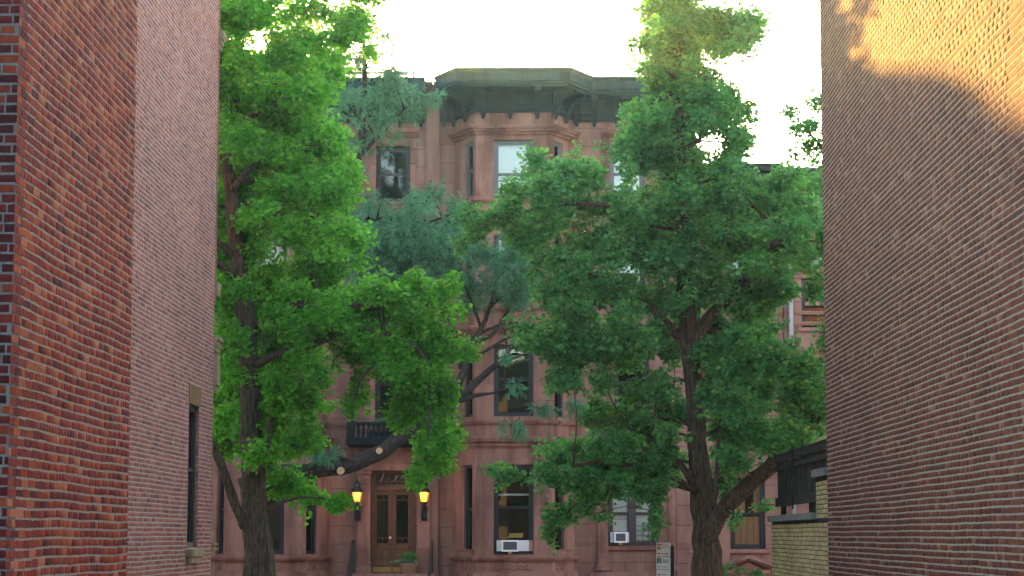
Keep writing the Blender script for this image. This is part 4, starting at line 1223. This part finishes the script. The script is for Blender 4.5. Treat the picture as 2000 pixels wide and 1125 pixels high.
def tree(loc, name, label, Y, trunk, limbs, blobs, bark, leafm, per, seed, group=None, dyn=0.0, T=FAN, **kw):
    """trunk, limbs: lists of (px, py, width px, dy); blobs: crown clumps in photo pixels with a depth offset"""
    rng = np.random.default_rng(seed); rr = random.Random(seed)
    root = empty(name, loc, label, 'tree', group)
    nodes = []
    def make(pl, nm, n):
        pts = [P(a, b_, Y + (e[0] if e else 0)) for a, b_, w_, *e in pl]; rad = [w_*.5*(Y + (e[0] if e else 0))/FPX for a, b_, w_, *e in pl]
        c, r = curve(pts, rad, step=.22, wig=.06, rng=rr)
        b = MB()
        if nm == 'trunk' or pl[0][2] >= 30: furrowed(b, c, r, rr, 72 if nm == 'trunk' else 48)
        else: b.tube(c, r, n, wob=.05, rng=rr)
        b.build(nm, bark, root, smooth=True)
        nodes.extend((q, x) for q, x in zip(c, r))
    make(trunk, 'trunk', 22)
    for l in limbs: make(l, 'branch', 12)
    # finer branches from the skeleton into every clump
    N = np.array([tuple(q) for q, _ in nodes])
    bm_ = MB()
    for bl in blobs[::2]:
        c = P(bl[0], bl[1], Y + bl[4])
        dist = np.linalg.norm((N - np.array(c))*np.array([1, 1, 1.1]), axis=1) + np.maximum(0, N[:, 2] - c.z)*.8
        k = int(dist.argmin()); a = Vector(N[k]); r0 = min(nodes[k][1]*.6, .04)
        L = (c - a).length
        mid = a.lerp(c, .5) + Vector((rr.uniform(-.1, .1), rr.uniform(-.1, .1), .10))*L
        pts, rad = curve([a, mid, c], [r0, r0*.6, .010], step=.3, wig=.3, rng=rr)
        bm_.tube(pts, rad, 6, rng=rr)
    bm_.build('branches', bark, root, smooth=True, kind='stuff')
    V, Q, TW = shoots(scatter(blobs, 4, seed), Y, per, rng, T=T, **kw)
    mesh_np('crown', V, Q, leafm, root, kind='stuff')
    tv, tq = twig_mesh(TW, .006); mesh_np('twigs', tv, tq, bark, root, kind='stuff')
    return root, len(Q)
def scatter(bl, k, seed):
    """break every clump into a few smaller uneven ones"""
    r = random.Random(seed); out = []
    for b_ in bl:
        px, py, rx, ry, dy, *rest = b_
        n = k if max(rx, ry) > 24 else 2 if max(rx, ry) > 14 else 1
        for i in range(n):
            f = r.uniform(.45, .85) if n > 1 else 1.0; g = .62 if n > 1 else 0
            out.append((px + r.uniform(-1, 1)*rx*g, py + r.uniform(-1, 1)*ry*g, rx*f*r.uniform(.85, 1.25), ry*f*r.uniform(.75, 1.1), dy + r.uniform(-1, 1)*.009*max(rx, ry), *rest))
    return out
def jitter_depth(bl, spread, seed):
    r = random.Random(seed); out = []
    for b_ in bl:
        b_ = list(b_)
        if len(b_) == 4: b_.append(r.uniform(-spread, spread))
        elif len(b_) > 4 and isinstance(b_[4], str): b_.insert(4, r.uniform(-spread*.6, spread*.4))
        out.append(tuple(b_))
    return out

LB = [(440,40,40,60),(500,25,55,55),(560,60,60,55),(620,30,55,50),(680,60,45,45),(712,95,25,25),(540,-50,90,50),(650,-50,80,50),(465,110,42,48),(556,130,62,45),(635,120,55,42),(700,25,35,25),
 (470,200,50,55),(540,200,58,52),(598,190,42,45),(480,290,52,52),(560,280,58,58),(622,290,42,48),(655,285,25,30),(500,370,48,48),(570,370,58,52),(632,365,45,45),(668,360,22,30),(480,450,42,42),(560,450,58,48),(640,445,42,38),(690,470,32,14),(520,520,58,42),(600,530,58,38),(655,515,32,26),(442,330,22,80),(445,450,18,60),(440,160,18,60),
 (550,600,58,42),(630,610,62,42),(700,600,58,42),(752,575,38,34),(800,545,22,12),(820,585,40,36),(870,565,26,22),(770,640,68,42),(850,630,42,38),(895,610,18,14),(905,685,42,11),(840,690,50,32),(700,655,58,26),
 (800,740,50,48,'d'),(830,800,46,55,'d'),(848,870,32,48,'d'),(828,925,22,38,'d'),(868,760,32,48,'d'),(690,750,26,48,'d'),(740,715,38,34),(775,790,22,36,'d'),(885,840,14,22,'d'),
 (450,650,28,48),(540,655,48,38),(600,695,48,34),(470,760,42,48),(540,760,58,42),(600,775,36,42),(625,740,20,24),(450,850,28,42),(530,840,52,36),(585,845,34,36),(500,885,26,18),(560,950,52,32),(612,962,40,22),(665,980,32,9,'h'),(535,905,36,28),(440,560,15,60),(455,720,20,40),
 (400,100,60,80),(380,260,70,80),(385,420,60,80),(370,590,60,70),(380,-60,80,60)]
LB = jitter_depth(LB, 1.5, 3)
LPOLY = [(428,-40),(735,-40),(728,60),(700,110),(650,150),(648,190),(635,240),(668,300),(680,380),(690,440),(720,476),(685,500),(690,548),(740,552),(800,548),(850,568),(885,556),(895,600),(870,650),(880,690),(855,720),(880,760),(875,840),(845,930),(822,930),(792,870),(782,800),(760,720),(700,690),(640,700),(635,740),(622,810),(600,860),(560,880),(470,870),(440,880),(428,880)]
LF = fill([(426,140),(470,140),(470,560),(440,560),(440,900),(426,900)], 40, 14, 24, 1.5, 51, [(400,100,500,900)]) + fill(LPOLY, 210, 17, 34, 1.7, 41, [(448,340,472,520),(462,570,505,740)], [[(648,690),(700,690),(672,780),(640,790)]])
L_tr = [(512,1262,96),(508,1180,78),(503,1090,58),(497,1000,51),(492,900,47),(486,740,42),(479,610,40),(466,500,35),(452,385,28),(442,300,26),(438,190,22),(436,90,20),(431,0,18),(428,-90,12),(440,-140,6)]
L_li = [[(478,1030,20,-.2),(462,990,19,-.3),(445,945,18,-.4),(428,900,17,-.5),(405,850,14,-.6)],
 [(492,925,22,-.2),(515,890,16,-.5),(527,860,13,-.6),(528,830,11,-.6),(533,806,8,-.6)],
 [(442,270,16,-.1),(465,245,14,-.3),(490,228,11,-.4),(520,215,7,-.4)],
 [(455,370,16,-.1),(478,340,12,-.3),(498,322,9,-.4)],
 [(462,455,16,0),(500,425,16,-.3),(530,416,15,-.5),(556,424,14,-.5),(590,432,9,-.5),(615,445,7,-.4),(632,480,5,-.3)],
 [(460,505,16,0),(440,485,14,-.2),(420,468,12,-.3)],[(470,545,18,0),(445,530,16,-.2),(418,510,14,-.3)],
 [(480,640,20,0),(530,620,17,-.2),(590,590,16,-.2),(640,582,14,0),(720,600,12,-.2),(800,590,8,-.4),(860,575,5,-.4)],
 [(484,720,18,0),(545,690,16,-.3),(610,672,15,-.4),(680,650,13,-.6),(770,655,10,-.8),(830,700,7,-.8),(840,800,5,-.7),(830,900,3,-.7)],
 [(700,648,9,-.6),(735,700,6,-.6),(708,735,5,-.6),(690,780,3,-.6)],
 [(438,150,12,0),(470,70,10,0),(520,20,8,.2),(560,-30,6,.2)],[(440,210,14,0),(520,150,10,.3),(600,80,8,.3),(660,60,5,.3)]]
YLT = 41.0
lp0 = P(512, 1262, YLT); lp0 = (lp0.x, lp0.y, 0)
rl_ = random.Random(77)
LF = [q for q in LF if q[1] > 150 or rl_.random() < .75]
LB = [q if q[1] > 140 or q[0] < 420 else (q[0], q[1], q[2]*.95, q[3]*.88, q[4]) for q in LB]
tL, nL = tree(lp0, 'ginkgo_tree', 'left street tree with vivid bright green leaves beside the pinkish brick building', YLT, L_tr, L_li, LB + LF, M['bark_left'], M['leaf_left'], 30, 31, 'street trees on the near pavement')

RB = [(1310,-35,48,48),(1288,35,38,42),(1338,45,38,42),(1395,40,34,22),(1440,42,32,16),(1470,60,16,10),(1436,92,20,9),(1290,108,38,38),(1338,120,38,34),(1385,140,32,26),(1310,180,42,38),(1370,192,46,32),(1425,206,38,25),(1462,212,16,20),(1262,228,32,28),(1312,250,42,38),(1435,258,26,26),(1452,275,12,18),(1240,290,38,38),(1300,320,48,42),(1366,325,40,34),(1425,315,26,18),
 (1055,318,26,32),(1100,338,38,34),(1140,338,34,38),(1000,372,32,20),(1060,378,46,32),(1128,400,46,38),(925,430,36,32),(985,440,46,32),(1055,448,56,32),(1138,468,52,38),(905,470,20,20),
 (1205,390,46,42),(1275,400,52,48),(1345,400,52,42),(1412,390,42,38),(1480,372,42,28),(1540,378,38,32),(1580,430,34,40),(1500,440,46,38),(1428,460,52,42),(1350,482,46,38),(1278,490,46,42),(1205,482,46,42),(1100,530,52,38),(1180,558,52,42),(1255,580,52,42),(1120,600,46,38),(1340,570,46,38),(1412,540,52,42),(1490,518,46,42),(1545,490,40,36),(1470,590,42,38),(1520,560,26,24),(1588,555,18,42),
 (1040,650,36,26),(1098,668,46,32),(1166,655,46,36),(1236,655,42,32),(1285,650,26,26),(1090,735,28,32,'d'),(1175,735,24,26),(1240,770,30,22),
 (1400,680,36,36),(1450,658,42,38),(1500,690,42,34),(1570,715,36,34),(1420,750,42,42),(1478,760,46,42),(1545,785,46,46),(1590,750,22,56),(1420,830,42,38),(1488,840,46,38),(1556,845,42,28),(1440,895,36,22),(1419,940,13,32,'d'),(1500,985,12,9),(1434,1012,12,9),
 (1170,800,30,26),(1240,832,46,36),(1292,800,36,40),(1310,868,32,36),(1120,868,50,32),(1188,878,46,36),(1062,918,42,20),(1000,928,38,14,'h'),(968,915,18,8,'h'),(1122,940,46,32),(1192,940,36,32),(1148,990,34,28),(1088,1008,18,22),(1074,1045,18,12),(1250,938,26,26),(1285,1000,14,38,'d'),(1292,928,26,26),(1332,800,18,40),(1270,965,18,20),
 (1640,480,50,60),(1650,620,50,70),(1650,780,50,70)]
RB = jitter_depth(RB, 1.6, 5)
RPOLY = [(1252,-40),(1370,-40),(1395,28),(1470,36),(1470,68),(1420,95),(1372,95),(1410,135),(1410,160),(1470,205),(1465,245),(1422,300),(1440,335),(1530,338),(1605,338),(1605,520),(1560,530),(1528,560),(1520,620),(1530,670),(1570,700),(1610,690),(1610,850),(1500,870),(1440,920),(1404,900),(1404,650),(1338,650),(1322,700),(1328,900),(1290,960),(1268,935),(1200,945),(1165,995),(1125,995),(1080,1030),(1092,950),(1040,930),(985,922),(1000,905),(1070,885),(1110,855),(1180,800),(1255,790),(1230,700),(1130,705),(1105,760),(1075,745),(1062,690),(1010,660),(1020,625),(1060,590),(1060,495),(965,480),(900,465),(920,430),(975,412),(975,375),(1015,352),(1045,300),(1080,312),(1140,312),(1185,350),(1205,300),(1228,230),(1255,200),(1265,130),(1255,80)]
RF = fill(RPOLY, 250, 17, 34, 1.9, 42, [(1312,190,1338,360),(1335,640,1400,900),(1375,560,1435,640)], [[(1362,238),(1425,285),(1400,305),(1345,275)],[(1338,415),(1388,425),(1380,455),(1342,450)],[(1232,500),(1258,500),(1250,560),(1230,560)],[(1285,640),(1322,640),(1312,700),(1290,690)]])
R_tr = [(1392,1262,118),(1386,1180,78),(1382,1110,62),(1378,1050,54),(1374,990,49),(1366,930,42),(1360,860,37),(1356,780,34),(1350,700,33),(1346,655,38),(1338,560,30),(1334,450,27),(1330,350,24),(1325,240,20),(1322,130,16),(1320,20,12),(1318,-70,7)]
R_li = [[(1346,690,24,0),(1325,655,20,-.1),(1300,632,17,-.2),(1270,600,13,-.3),(1200,560,9,-.4),(1120,520,6,-.4)],
 [(1352,680,30,0),(1378,630,26,-.1),(1405,602,24,-.2),(1428,578,20,-.3),(1465,530,15,-.4),(1520,460,9,-.4)],
 [(1378,1055,40,-.1),(1400,1012,36,-.3),(1440,968,34,-.5),(1475,938,32,-.6),(1510,908,30,-.6),(1560,862,22,-.5),(1610,800,14,-.4)],
 [(1480,938,24,-.6),(1515,890,18,-.4),(1530,850,12,-.3)],
 [(1356,950,16,-.3),(1335,915,13,-.5),(1308,890,12,-.6),(1270,875,10,-.7),(1245,882,8,-.7),(1232,905,5,-.7)],
 [(1384,1010,16,-.2),(1398,965,12,-.3),(1402,900,10,-.3),(1404,840,7,-.3)],
 [(1360,960,14,-.3),(1310,930,10,-.6),(1240,910,8,-.8),(1150,905,6,-.9),(1060,922,4,-1)],
 [(1206,940,5,-.9),(1196,962,4,-.9),(1180,1000,3,-.9)],
 [(1333,420,18,0),(1280,400,13,-.2),(1180,400,10,-.4),(1090,400,7,-.5),(1000,420,5,-.5)],
 [(1326,270,12,0),(1345,230,9,-.1),(1400,200,7,-.1),(1450,210,4,-.1)],[(1321,110,9,0),(1345,78,8,0),(1400,62,6,0),(1460,60,3,0)],
 [(1348,640,18,0),(1290,655,12,.3),(1200,650,9,.3),(1110,660,6,.2)]]
YRT = 41.4
rp0 = P(1392, 1262, YRT); rp0 = (rp0.x, rp0.y, 0)
tR, nR = tree(rp0, 'ginkgo_tree', 'right street tree with dark green leaves and a forking trunk by the parking sign', YRT, R_tr, R_li, RB + RF + fill([(1255,-60),(1365,-60),(1380,30),(1470,40),(1470,70),(1380,90),(1400,150),(1465,205),(1465,250),(1420,290),(1360,240),(1340,330),(1225,330),(1228,230),(1262,190),(1272,110),(1258,60)], 70, 14, 28, 1.3, 61), M['bark_right'], M['leaf_right'], 30, 32, 'street trees on the near pavement')

TB = jitter_depth([(1580,240,30,22),(1545,215,20,8),(1590,300,20,30),(1548,300,9,6),(1600,200,25,15),(1640,250,50,50),(1650,340,50,50),(1700,280,60,60),(1590,345,22,22)], .8, 7)
YTT = 47.0
tp0 = P(1690, 1262, YTT); tp0 = (tp0.x, tp0.y, 0)
tT, nT = tree(tp0, 'ginkgo_tree', 'tree with only its branch tips showing past the top edge of the brown brick wall', YTT, [(1690,1228,60),(1688,900,42),(1680,600,34),(1670,380,22),(1665,240,10),(1660,180,5)], [[(1672,420,14),(1640,330,9),(1590,270,5),(1550,225,3)]], TB, M['bark_right'], M['leaf_right'], 25, 33)

HB = [(690,20,45,26),(740,60,32,14),(745,105,28,14),(700,110,40,26),(770,130,16,14),(650,100,40,40),(720,75,24,14),
 (690,175,56,26),(760,180,56,22),(820,185,32,12),(670,225,46,28),(740,222,50,22),(800,212,30,14),(700,275,34,20),(745,262,34,12),(690,330,22,20),
 (715,385,36,16),(800,395,50,20),(845,375,34,18),(735,420,46,26),(815,432,56,26),(885,415,32,22),(745,475,46,28),(830,490,56,30),(905,475,42,26),(960,500,46,22),(1010,498,46,20),(880,540,62,24),(960,550,56,24),(1025,545,32,24),(780,535,52,26),(720,520,40,30),(1030,590,24,16),(940,590,42,10),(650,400,40,40),(640,480,50,50),(600,300,60,60),(580,160,70,60),(600,60,60,50),
 (625,893,42,12),(660,880,24,8),(1005,752,20,10,'h',.5),(1060,800,30,10,'h',.4),(1000,835,30,10,'d',.25),(1130,790,30,12,'h',.35),(985,690,20,8,'h',.6)]
HB = jitter_depth(HB, 2.0, 9)
HB += fill([(640,350),(700,380),(800,390),(870,370),(900,400),(930,470),(1050,485),(1045,560),(1020,600),(930,590),(800,560),(700,560),(640,500)], 64, 18, 32, 2.0, 43)
HB += fill([(690,420),(800,430),(900,430),(1050,490),(1050,560),(1000,590),(880,570),(700,560)], 45, 16, 30, 2.2, 63)
HB += fill([(640,-20),(735,0),(760,70),(775,130),(850,180),(830,200),(770,220),(700,280),(660,290),(630,200),(640,120)], 34, 14, 28, 1.6, 44)
YHT = 57.9
hp0 = P(512, 1240, YHT); hp0 = (hp0.x, hp0.y, 0)
H_tr = [(512,1240,50),(502,1100,44),(494,980,40),(500,800,32),(545,650,28),(600,510,24),(650,390,20),(700,305,17),(707,245,14),(712,150,9),(708,40,5)]
H_li = [[(472,950,34,0),(520,928,32,0),(580,922,31,.1),(640,917,31,.2),(700,903,31,.2),(752,878,30,.2),(790,846,30,.2),(828,812,28,.2),(872,788,24,.2),(905,768,18,.2),(935,742,15,.1),(965,716,12,0),(1000,700,7,-.1),(1030,690,4,-.1)],
 [(885,778,16,.2),(905,725,15,.2),(912,690,15,.2),(930,660,12,.2),(948,625,9,.2),(960,590,7,.2),(975,540,5,.2)],
 [(908,700,12,.2),(925,672,10,.1),(960,655,8,0),(985,620,7,0),(1010,570,4,0)],[(900,720,11,.2),(895,680,9,.2),(880,630,7,.3),(860,560,5,.3)],
 [(915,665,8,.2),(950,645,6,.3),(1000,630,5,.3),(1045,640,3,.3)],[(940,640,7,.2),(925,600,5,.2),(900,540,3,.2)],[(958,600,6,.2),(985,575,4,.3),(1030,555,3,.3)],
 [(890,785,12,.2),(930,772,8,.1),(960,768,5,.1),(1000,755,3,.1)],[(985,640,5,0),(990,690,4,0),(985,740,3,0),(995,800,2,0)],[(915,700,8,.2),(945,688,6,.1),(990,660,5,.1),(1020,655,3,.1)],
 [(640,410,14,0),(720,430,11,-.3),(800,440,8,-.5),(880,420,5,-.5)],[(605,500,16,0),(690,510,12,-.2),(780,500,9,-.4),(850,505,5,-.4)],[(690,320,10,0),(735,270,8,-.2),(790,215,5,-.3)],[(707,260,8,0),(690,215,7,0),(655,185,5,0)],
 [(700,905,9,.1),(650,890,6,0),(610,885,4,0)]]
tH, nH = tree(hp0, 'locust_tree', 'feathery blue green tree across the road with one heavy dark limb passing before the door', YHT, H_tr, H_li, HB, M['bark_dark'], M['leaf_locust'], 20, 34, None, T=FEATHER,
              slen=(.4, .8), pitch=.085, whorl=2, petiole=.03, size=(.17, .27), up=.05, flat=1.0)
# fresh saw cuts on the heavy limb
for px, py, rr0 in ((667, 920, 7.5), (742, 881, 6.5)):
    c = P(px, py, YHT + .2); r = rr0*YHT/FPX
    st = MB(); st.tube([c + Vector((0, .05, 0)), c + Vector((0, -.24, 0))], [r*1.25, r*1.1], 14); st.build('branch_stub', M['bark_dark'], tH, smooth=False)
    cw = MB(); cw.tube([c + Vector((0, -.235, 0)), c + Vector((0, -.25, 0))], [r, r*.98], 18, wob=.04); so = cw.build('cut_face', M['cut_wood'], tH)
print('leaf quads', nL, nR, nT, nH)

# ------------------------------------------------------------------ small things
def air_con(fr, u0, u1, z0, z1, d, label, panels):
    O, u, n = fr
    c = O + u*((u0+u1)/2) + n*d
    t = empty('air_conditioner', (c.x, c.y, z0), label, 'air conditioner', 'window air conditioners')
    (b0, b1), lst = panels
    b = MB(); b.fbox(fr, b0, b1, z0, z1, -.30, d)
    b.build('case', M['white_metal'], t)
    bz = MB(); w_ = .045
    bz.fbox(fr, b0, b1, z1 - w_, z1, d + .001, d + .03); bz.fbox(fr, b0, b1, z0, z0 + w_, d + .001, d + .03); bz.fbox(fr, b0, b0 + w_, z0 + w_, z1 - w_, d + .001, d + .03); bz.fbox(fr, b1 - w_, b1, z0 + w_, z1 - w_, d + .001, d + .03)
    bz.build('bezel', M['white_plastic'], t)
    gr = MB(); gr.fbox(fr, b0 + w_, b1 - w_, z0 + w_, z1 - w_, d + .0005, d + .006)
    z = z0 + w_ + .01
    while z < z1 - w_ - .01: gr.fbox(fr, b0 + w_, b1 - w_, z, z + .008, d + .0065, d + .018); z += .019
    gr.build('grille', M['ac_grille'], t)
    for a, c_, m in lst: MB().fbox(fr, a, c_, z0 + .01, z1 - .005, -.125, -.105).build('filler_panel', m, t)
    MB().fbox(fr, (b0+b1)/2 - .05, (b0+b1)/2 + .05, z0 - .06, z0 - .002, d - .12, d - .03).build('foot', M['wood_block'], t)
    return t
zb, zt_ = WIN['ground'][0] + .085, ZB(1055)
e = 63.1/4300
air_con(FCB, .62, 1.66, zb, zt_, .10, 'white air conditioner with wide filler panels in the central bay window', ((.752, 1.236), [(.605, .748, M['white_metal']), (1.24, 1.53, M['white_metal']), (1.533, 1.64, M['shutter_wood'])]))
u0, u1, z0, z1 = entB
air_con(WB, u0 + .12, u0 + .62, z0 + .09, z0 + .40, .14, 'small white air conditioner in the left half of the paired window with blinds', ((2.904, 3.278), [(2.80, 2.90, M['white_metal']), (3.282, 3.36, M['white_metal'])]))
# timber block on the sash rail inside the bay window
p = FCB[0] + FCB[1]*1.12
tb = MB(); zz = zt_ + .07
tb.box((p.x - .22, YB + .24, zz), (p.x + .22, YB + .34, zz + .03)); tb.box((p.x - .16, YB + .24, zz + .031), (p.x + .24, YB + .34, zz + .13)); 
tag(tb.build('timber_block', M['wood_block']), 'yellow timber block lying behind the glass above the bay window air conditioner', 'block')
# cream shelf rail behind the bay window glass
z = ZB(966)
tag(MB().box((X_B - .47, YB + .33, z - .02), (X_B + .47, YB + .36, z + .03)).build('curtain_pole', M['blind']), 'cream pole across the inside of the central bay window', 'pole')
# window boxes on the side lights
for fr_, LL_, lab, sgn in ((FLB, LLB, 'stone planter box under the narrow window left of the bay air conditioner', 0), (FRB, LRB, 'stone planter box under the narrow window right of the bay air conditioner', 1)):
    a, c = (LL_*.40, LL_*.92) if sgn == 0 else (LL_*.08, LL_*.60)
    q = fr_[0] + fr_[1]*((a+c)/2) + fr_[2]*.1
    t = empty('planter_box', (q.x, q.y, WIN['ground'][0] - .06), lab, 'planter', 'planter boxes on the bay')
    z = WIN['ground'][0] - .06
    bx = MB(); bx.fbox(fr_, a, c, z, z + .17, .003, .17); bx.build('box', M['stone'], t)
    MB().fbox(fr_, a - .02, c + .02, z + .171, z + .20, .003, .19).build('rim', M['stone_trim'], t)
# potted plant on the stoop
pp = WA[0] + UX*(4.10) + NY*.62
t = empty('potted_plant', (pp.x, pp.y, 1.80), 'terracotta pot of pale succulents at the right of the wooden door', 'potted plant')
b = MB(); b.lathe((pp.x, pp.y, 1.801), [(.20, 0), (.23, .08), (.27, .22), (.30, .23), (.30, .29), (.27, .29), (.25, .25)], 18); b.build('pot', M['terracotta'], t, smooth=False)
rng = np.random.default_rng(5)
def tuft(c, n, r, size, upv, rng, T=OVAL):
    u = rnd_unit(n, rng); u[:, 2] = np.abs(u[:, 2])*.8 - .15
    p = np.array(c) + u*np.array(r)*rng.uniform(.5, 1, (n, 1))
    return leaves(T, p, u + np.array([0, 0, upv]), rnd_unit(n, rng)*.5 + np.array([0, -.3, .8]), rng.uniform(*size, n))
V, Q = tuft((pp.x - .12, pp.y, 2.10), 420, (.36, .28, .12), (.05, .09), .3, rng); mesh_np('succulents', V, Q, M['leaf_pale'], t, kind='stuff')
V, Q = tuft((pp.x + .02, pp.y + .05, 2.20), 500, (.20, .16, .24), (.06, .10), .8, rng); mesh_np('foliage', V, Q, M['leaf_right'], t, kind='stuff')
# window-box greenery on the balcony
q = WA[0] + UX*3.5 + NY*.45; zz = dz(860)
t = empty('balcony_plant', (q.x, q.y, zz), 'low green plants in a trough behind the black balcony railing', 'plant')
MB().box((q.x - .55, q.y - .12, zz + .003), (q.x + .55, q.y + .12, zz + .25)).build('trough', M['cornice_dark'], t)
V, Q = tuft((q.x, q.y, zz + .40), 900, (.55, .18, .32), (.06, .11), .6, rng); mesh_np('foliage', V, Q, M['leaf_locust'], t, kind='stuff')
# shrub in the front yard at the foot of the right tree
q = P(1425, 1118, 61.0)
t = empty('shrub', (q.x, q.y, 0), 'loose leafy shrub below the stone pediment by the right trunk', 'shrub')
sm = MB(); rs = random.Random(4); tips = []
for k in range(22):
    e_ = Vector((q.x + rs.uniform(-.85, .85), q.y + rs.uniform(-.3, .3), rs.uniform(1.45, 2.02)))
    if k % 6 == 0: e_.z += .12
    m_ = Vector((q.x, q.y, 0)).lerp(e_, .55) + Vector((rs.uniform(-.1, .1), 0, 0)); sm.tube([(q.x + rs.uniform(-.15, .15), q.y, 0), m_, e_], [.016, .012, .005], 5); tips.append(e_)
sm.build('stems', M['bark_right'], t, kind='stuff')
VS, QS, bo = [], [], 0
for e_ in tips:
    V, Q = tuft(tuple(e_ - Vector((0, 0, .16))), 110, (.20, .18, .26), (.05, .10), .4, rng); VS.append(V); QS.append(Q + bo); bo += len(V)
mesh_np('foliage', np.concatenate(VS), np.concatenate(QS), M['leaf_shrub'], t, kind='stuff')
# parking sign
YS = 42.2
def S(px, py): return P(px, py, YS)
a, c = S(1281.5, 1060), S(1311, 1140)
x0, x1 = a.x, S(1310.5, 1060).x
t = empty('parking_sign', (S(1313, 1060).x, YS, 0), 'white kerbside parking sign with red and green panels on a black post', 'sign')
zt0 = a.z; zs_ = S(1290, 1087.3).z; zb_ = zs_ - .46
MB().box((x0, YS - .004, zs_ + .003), (x1, YS, zt0)).build('upper_plate', M['sign_white'], t)
MB().box((x0, YS - .004, zb_), (x1, YS, zs_ - .003)).build('lower_plate', M['sign_white'], t)
xp0, xp1 = S(1309.5, 1066).x, S(1316, 1066).x
pb = MB(); pb.box((xp0, YS - .03, 0), (xp0 + .022, YS + .03, S(1313, 1066).z)); pb.box((xp0 + .022, YS + .012, 0), (xp1, YS + .03, S(1313, 1066).z)); pb.box((xp1 - .016, YS - .03, 0), (xp1, YS + .0118, S(1313, 1066).z - .002))
pb.build('post', M['iron'], t)
yf = YS - .0045
def bar(name, pa, pb_, m, th=.002):
    A, B_ = S(*pa), S(*pb_); return MB().box((A.x, yf - th, min(A.z, B_.z)), (B_.x, yf, max(A.z, B_.z))).build(name, m, t)
def sheetb(pa, pb_, y, m, name): 
    A, B_ = S(*pa), S(*pb_); return MB().box((A.x, y - .002, min(A.z, B_.z)), (B_.x, y, max(A.z, B_.z))).build(name, m, t)
bar('red_panel', (1283, 1061.8), (1291, 1073.5), M['sign_red'])
c_ = S(1287, 1067.6); ring = MB()
n = 24; ro, ri = .036, .029
for k in range(n):
    a0, a1 = 2*PI*k/n, 2*PI*(k+1)/n
    ring.add([(c_.x + r_*math.cos(a_), yf - .0035, c_.z + r_*math.sin(a_)) for r_, a_ in ((ri, a0), (ro, a0), (ro, a1), (ri, a1))], [(0, 1, 2, 3)])
ring.add([(c_.x + dx, yf - .0036, c_.z + dz_) for dx, dz_ in ((-.026, .020), (-.020, .026), (.026, -.020), (.020, -.026))], [(0, 1, 2, 3)])
ring.build('prohibition_ring', M['sign_white'], t)
def stext(s, px, py, size, m, align='LEFT', sx=1.0):
    A = S(px, py); return text('lettering', s, (A.x, yf - .003, A.z), size, m, t, align=align, extrude=.0008, sx=sx)
stext('P', 1285.4, 1067.6, .052, M['sign_white'])
stext('8-9:30am', 1292.6, 1064.6, .042, M['sign_red'], sx=.85)
stext('Tue & Fri', 1292.6, 1069.4, .042, M['sign_red'], sx=.85)
def arrow(py, m, left=True, right=True):
    b = MB(); A, B_ = S(1286.5, py), S(1303, py); h = .009
    b.box((A.x, yf - .002, A.z - h*.6), (B_.x, yf, A.z + h*.6))
    if left: b.add([(A.x - .025, yf - .0025, A.z), (A.x + .012, yf - .0025, A.z + .022), (A.x + .012, yf - .0025, A.z - .022)], [(0, 1, 2)])
    if right: b.add([(B_.x + .025, yf - .0025, A.z), (B_.x - .012, yf - .0025, A.z + .022), (B_.x - .012, yf - .0025, A.z - .022)], [(0, 1, 2)])
    b.build('arrow', m, t)
arrow(1081.8, M['sign_red'])
bar('border', (1282.6, 1086.4), (1309.5, 1086.9), M['sign_red'], .001)
bar('green_panel', (1282.8, 1089), (1291, 1100), M['sign_green'])
stext('2', 1284.6, 1094.5, .105, M['sign_white'])
for i, s in enumerate(('HR', 'METERED', 'PARKING')): stext(s, 1293, 1091.2 + i*3.6, .032, M['sign_ink'], sx=.9)
stext('9am - 7pm', 1284, 1106.8, .042, M['sign_ink']); stext('Except Sunday', 1284, 1112, .040, M['sign_ink'], sx=.9)
arrow(1122.6, M['sign_ink'], True, False)

# ------------------------------------------------------------------ added haze volume, mainly for the lens veil
hz = MB().box((-130, -64, -1.6), (130, 165, 30)).build('haze', M['brass'], kind='stuff')
ht = NT('evening_haze'); ht.n.remove(ht.b)
hv = ht.node('ShaderNodeVolumePrincipled'); hv.inputs['Color'].default_value = (.55, .88, 1.0, 1); hv.inputs['Density'].default_value = .0004; hv.inputs['Anisotropy'].default_value = .75  # blue tint counters the sun's orange in the glow
ht.link(hv.outputs[0], ht.out.inputs['Volume'])
hz.data.materials.clear(); hz.data.materials.append(ht.m)
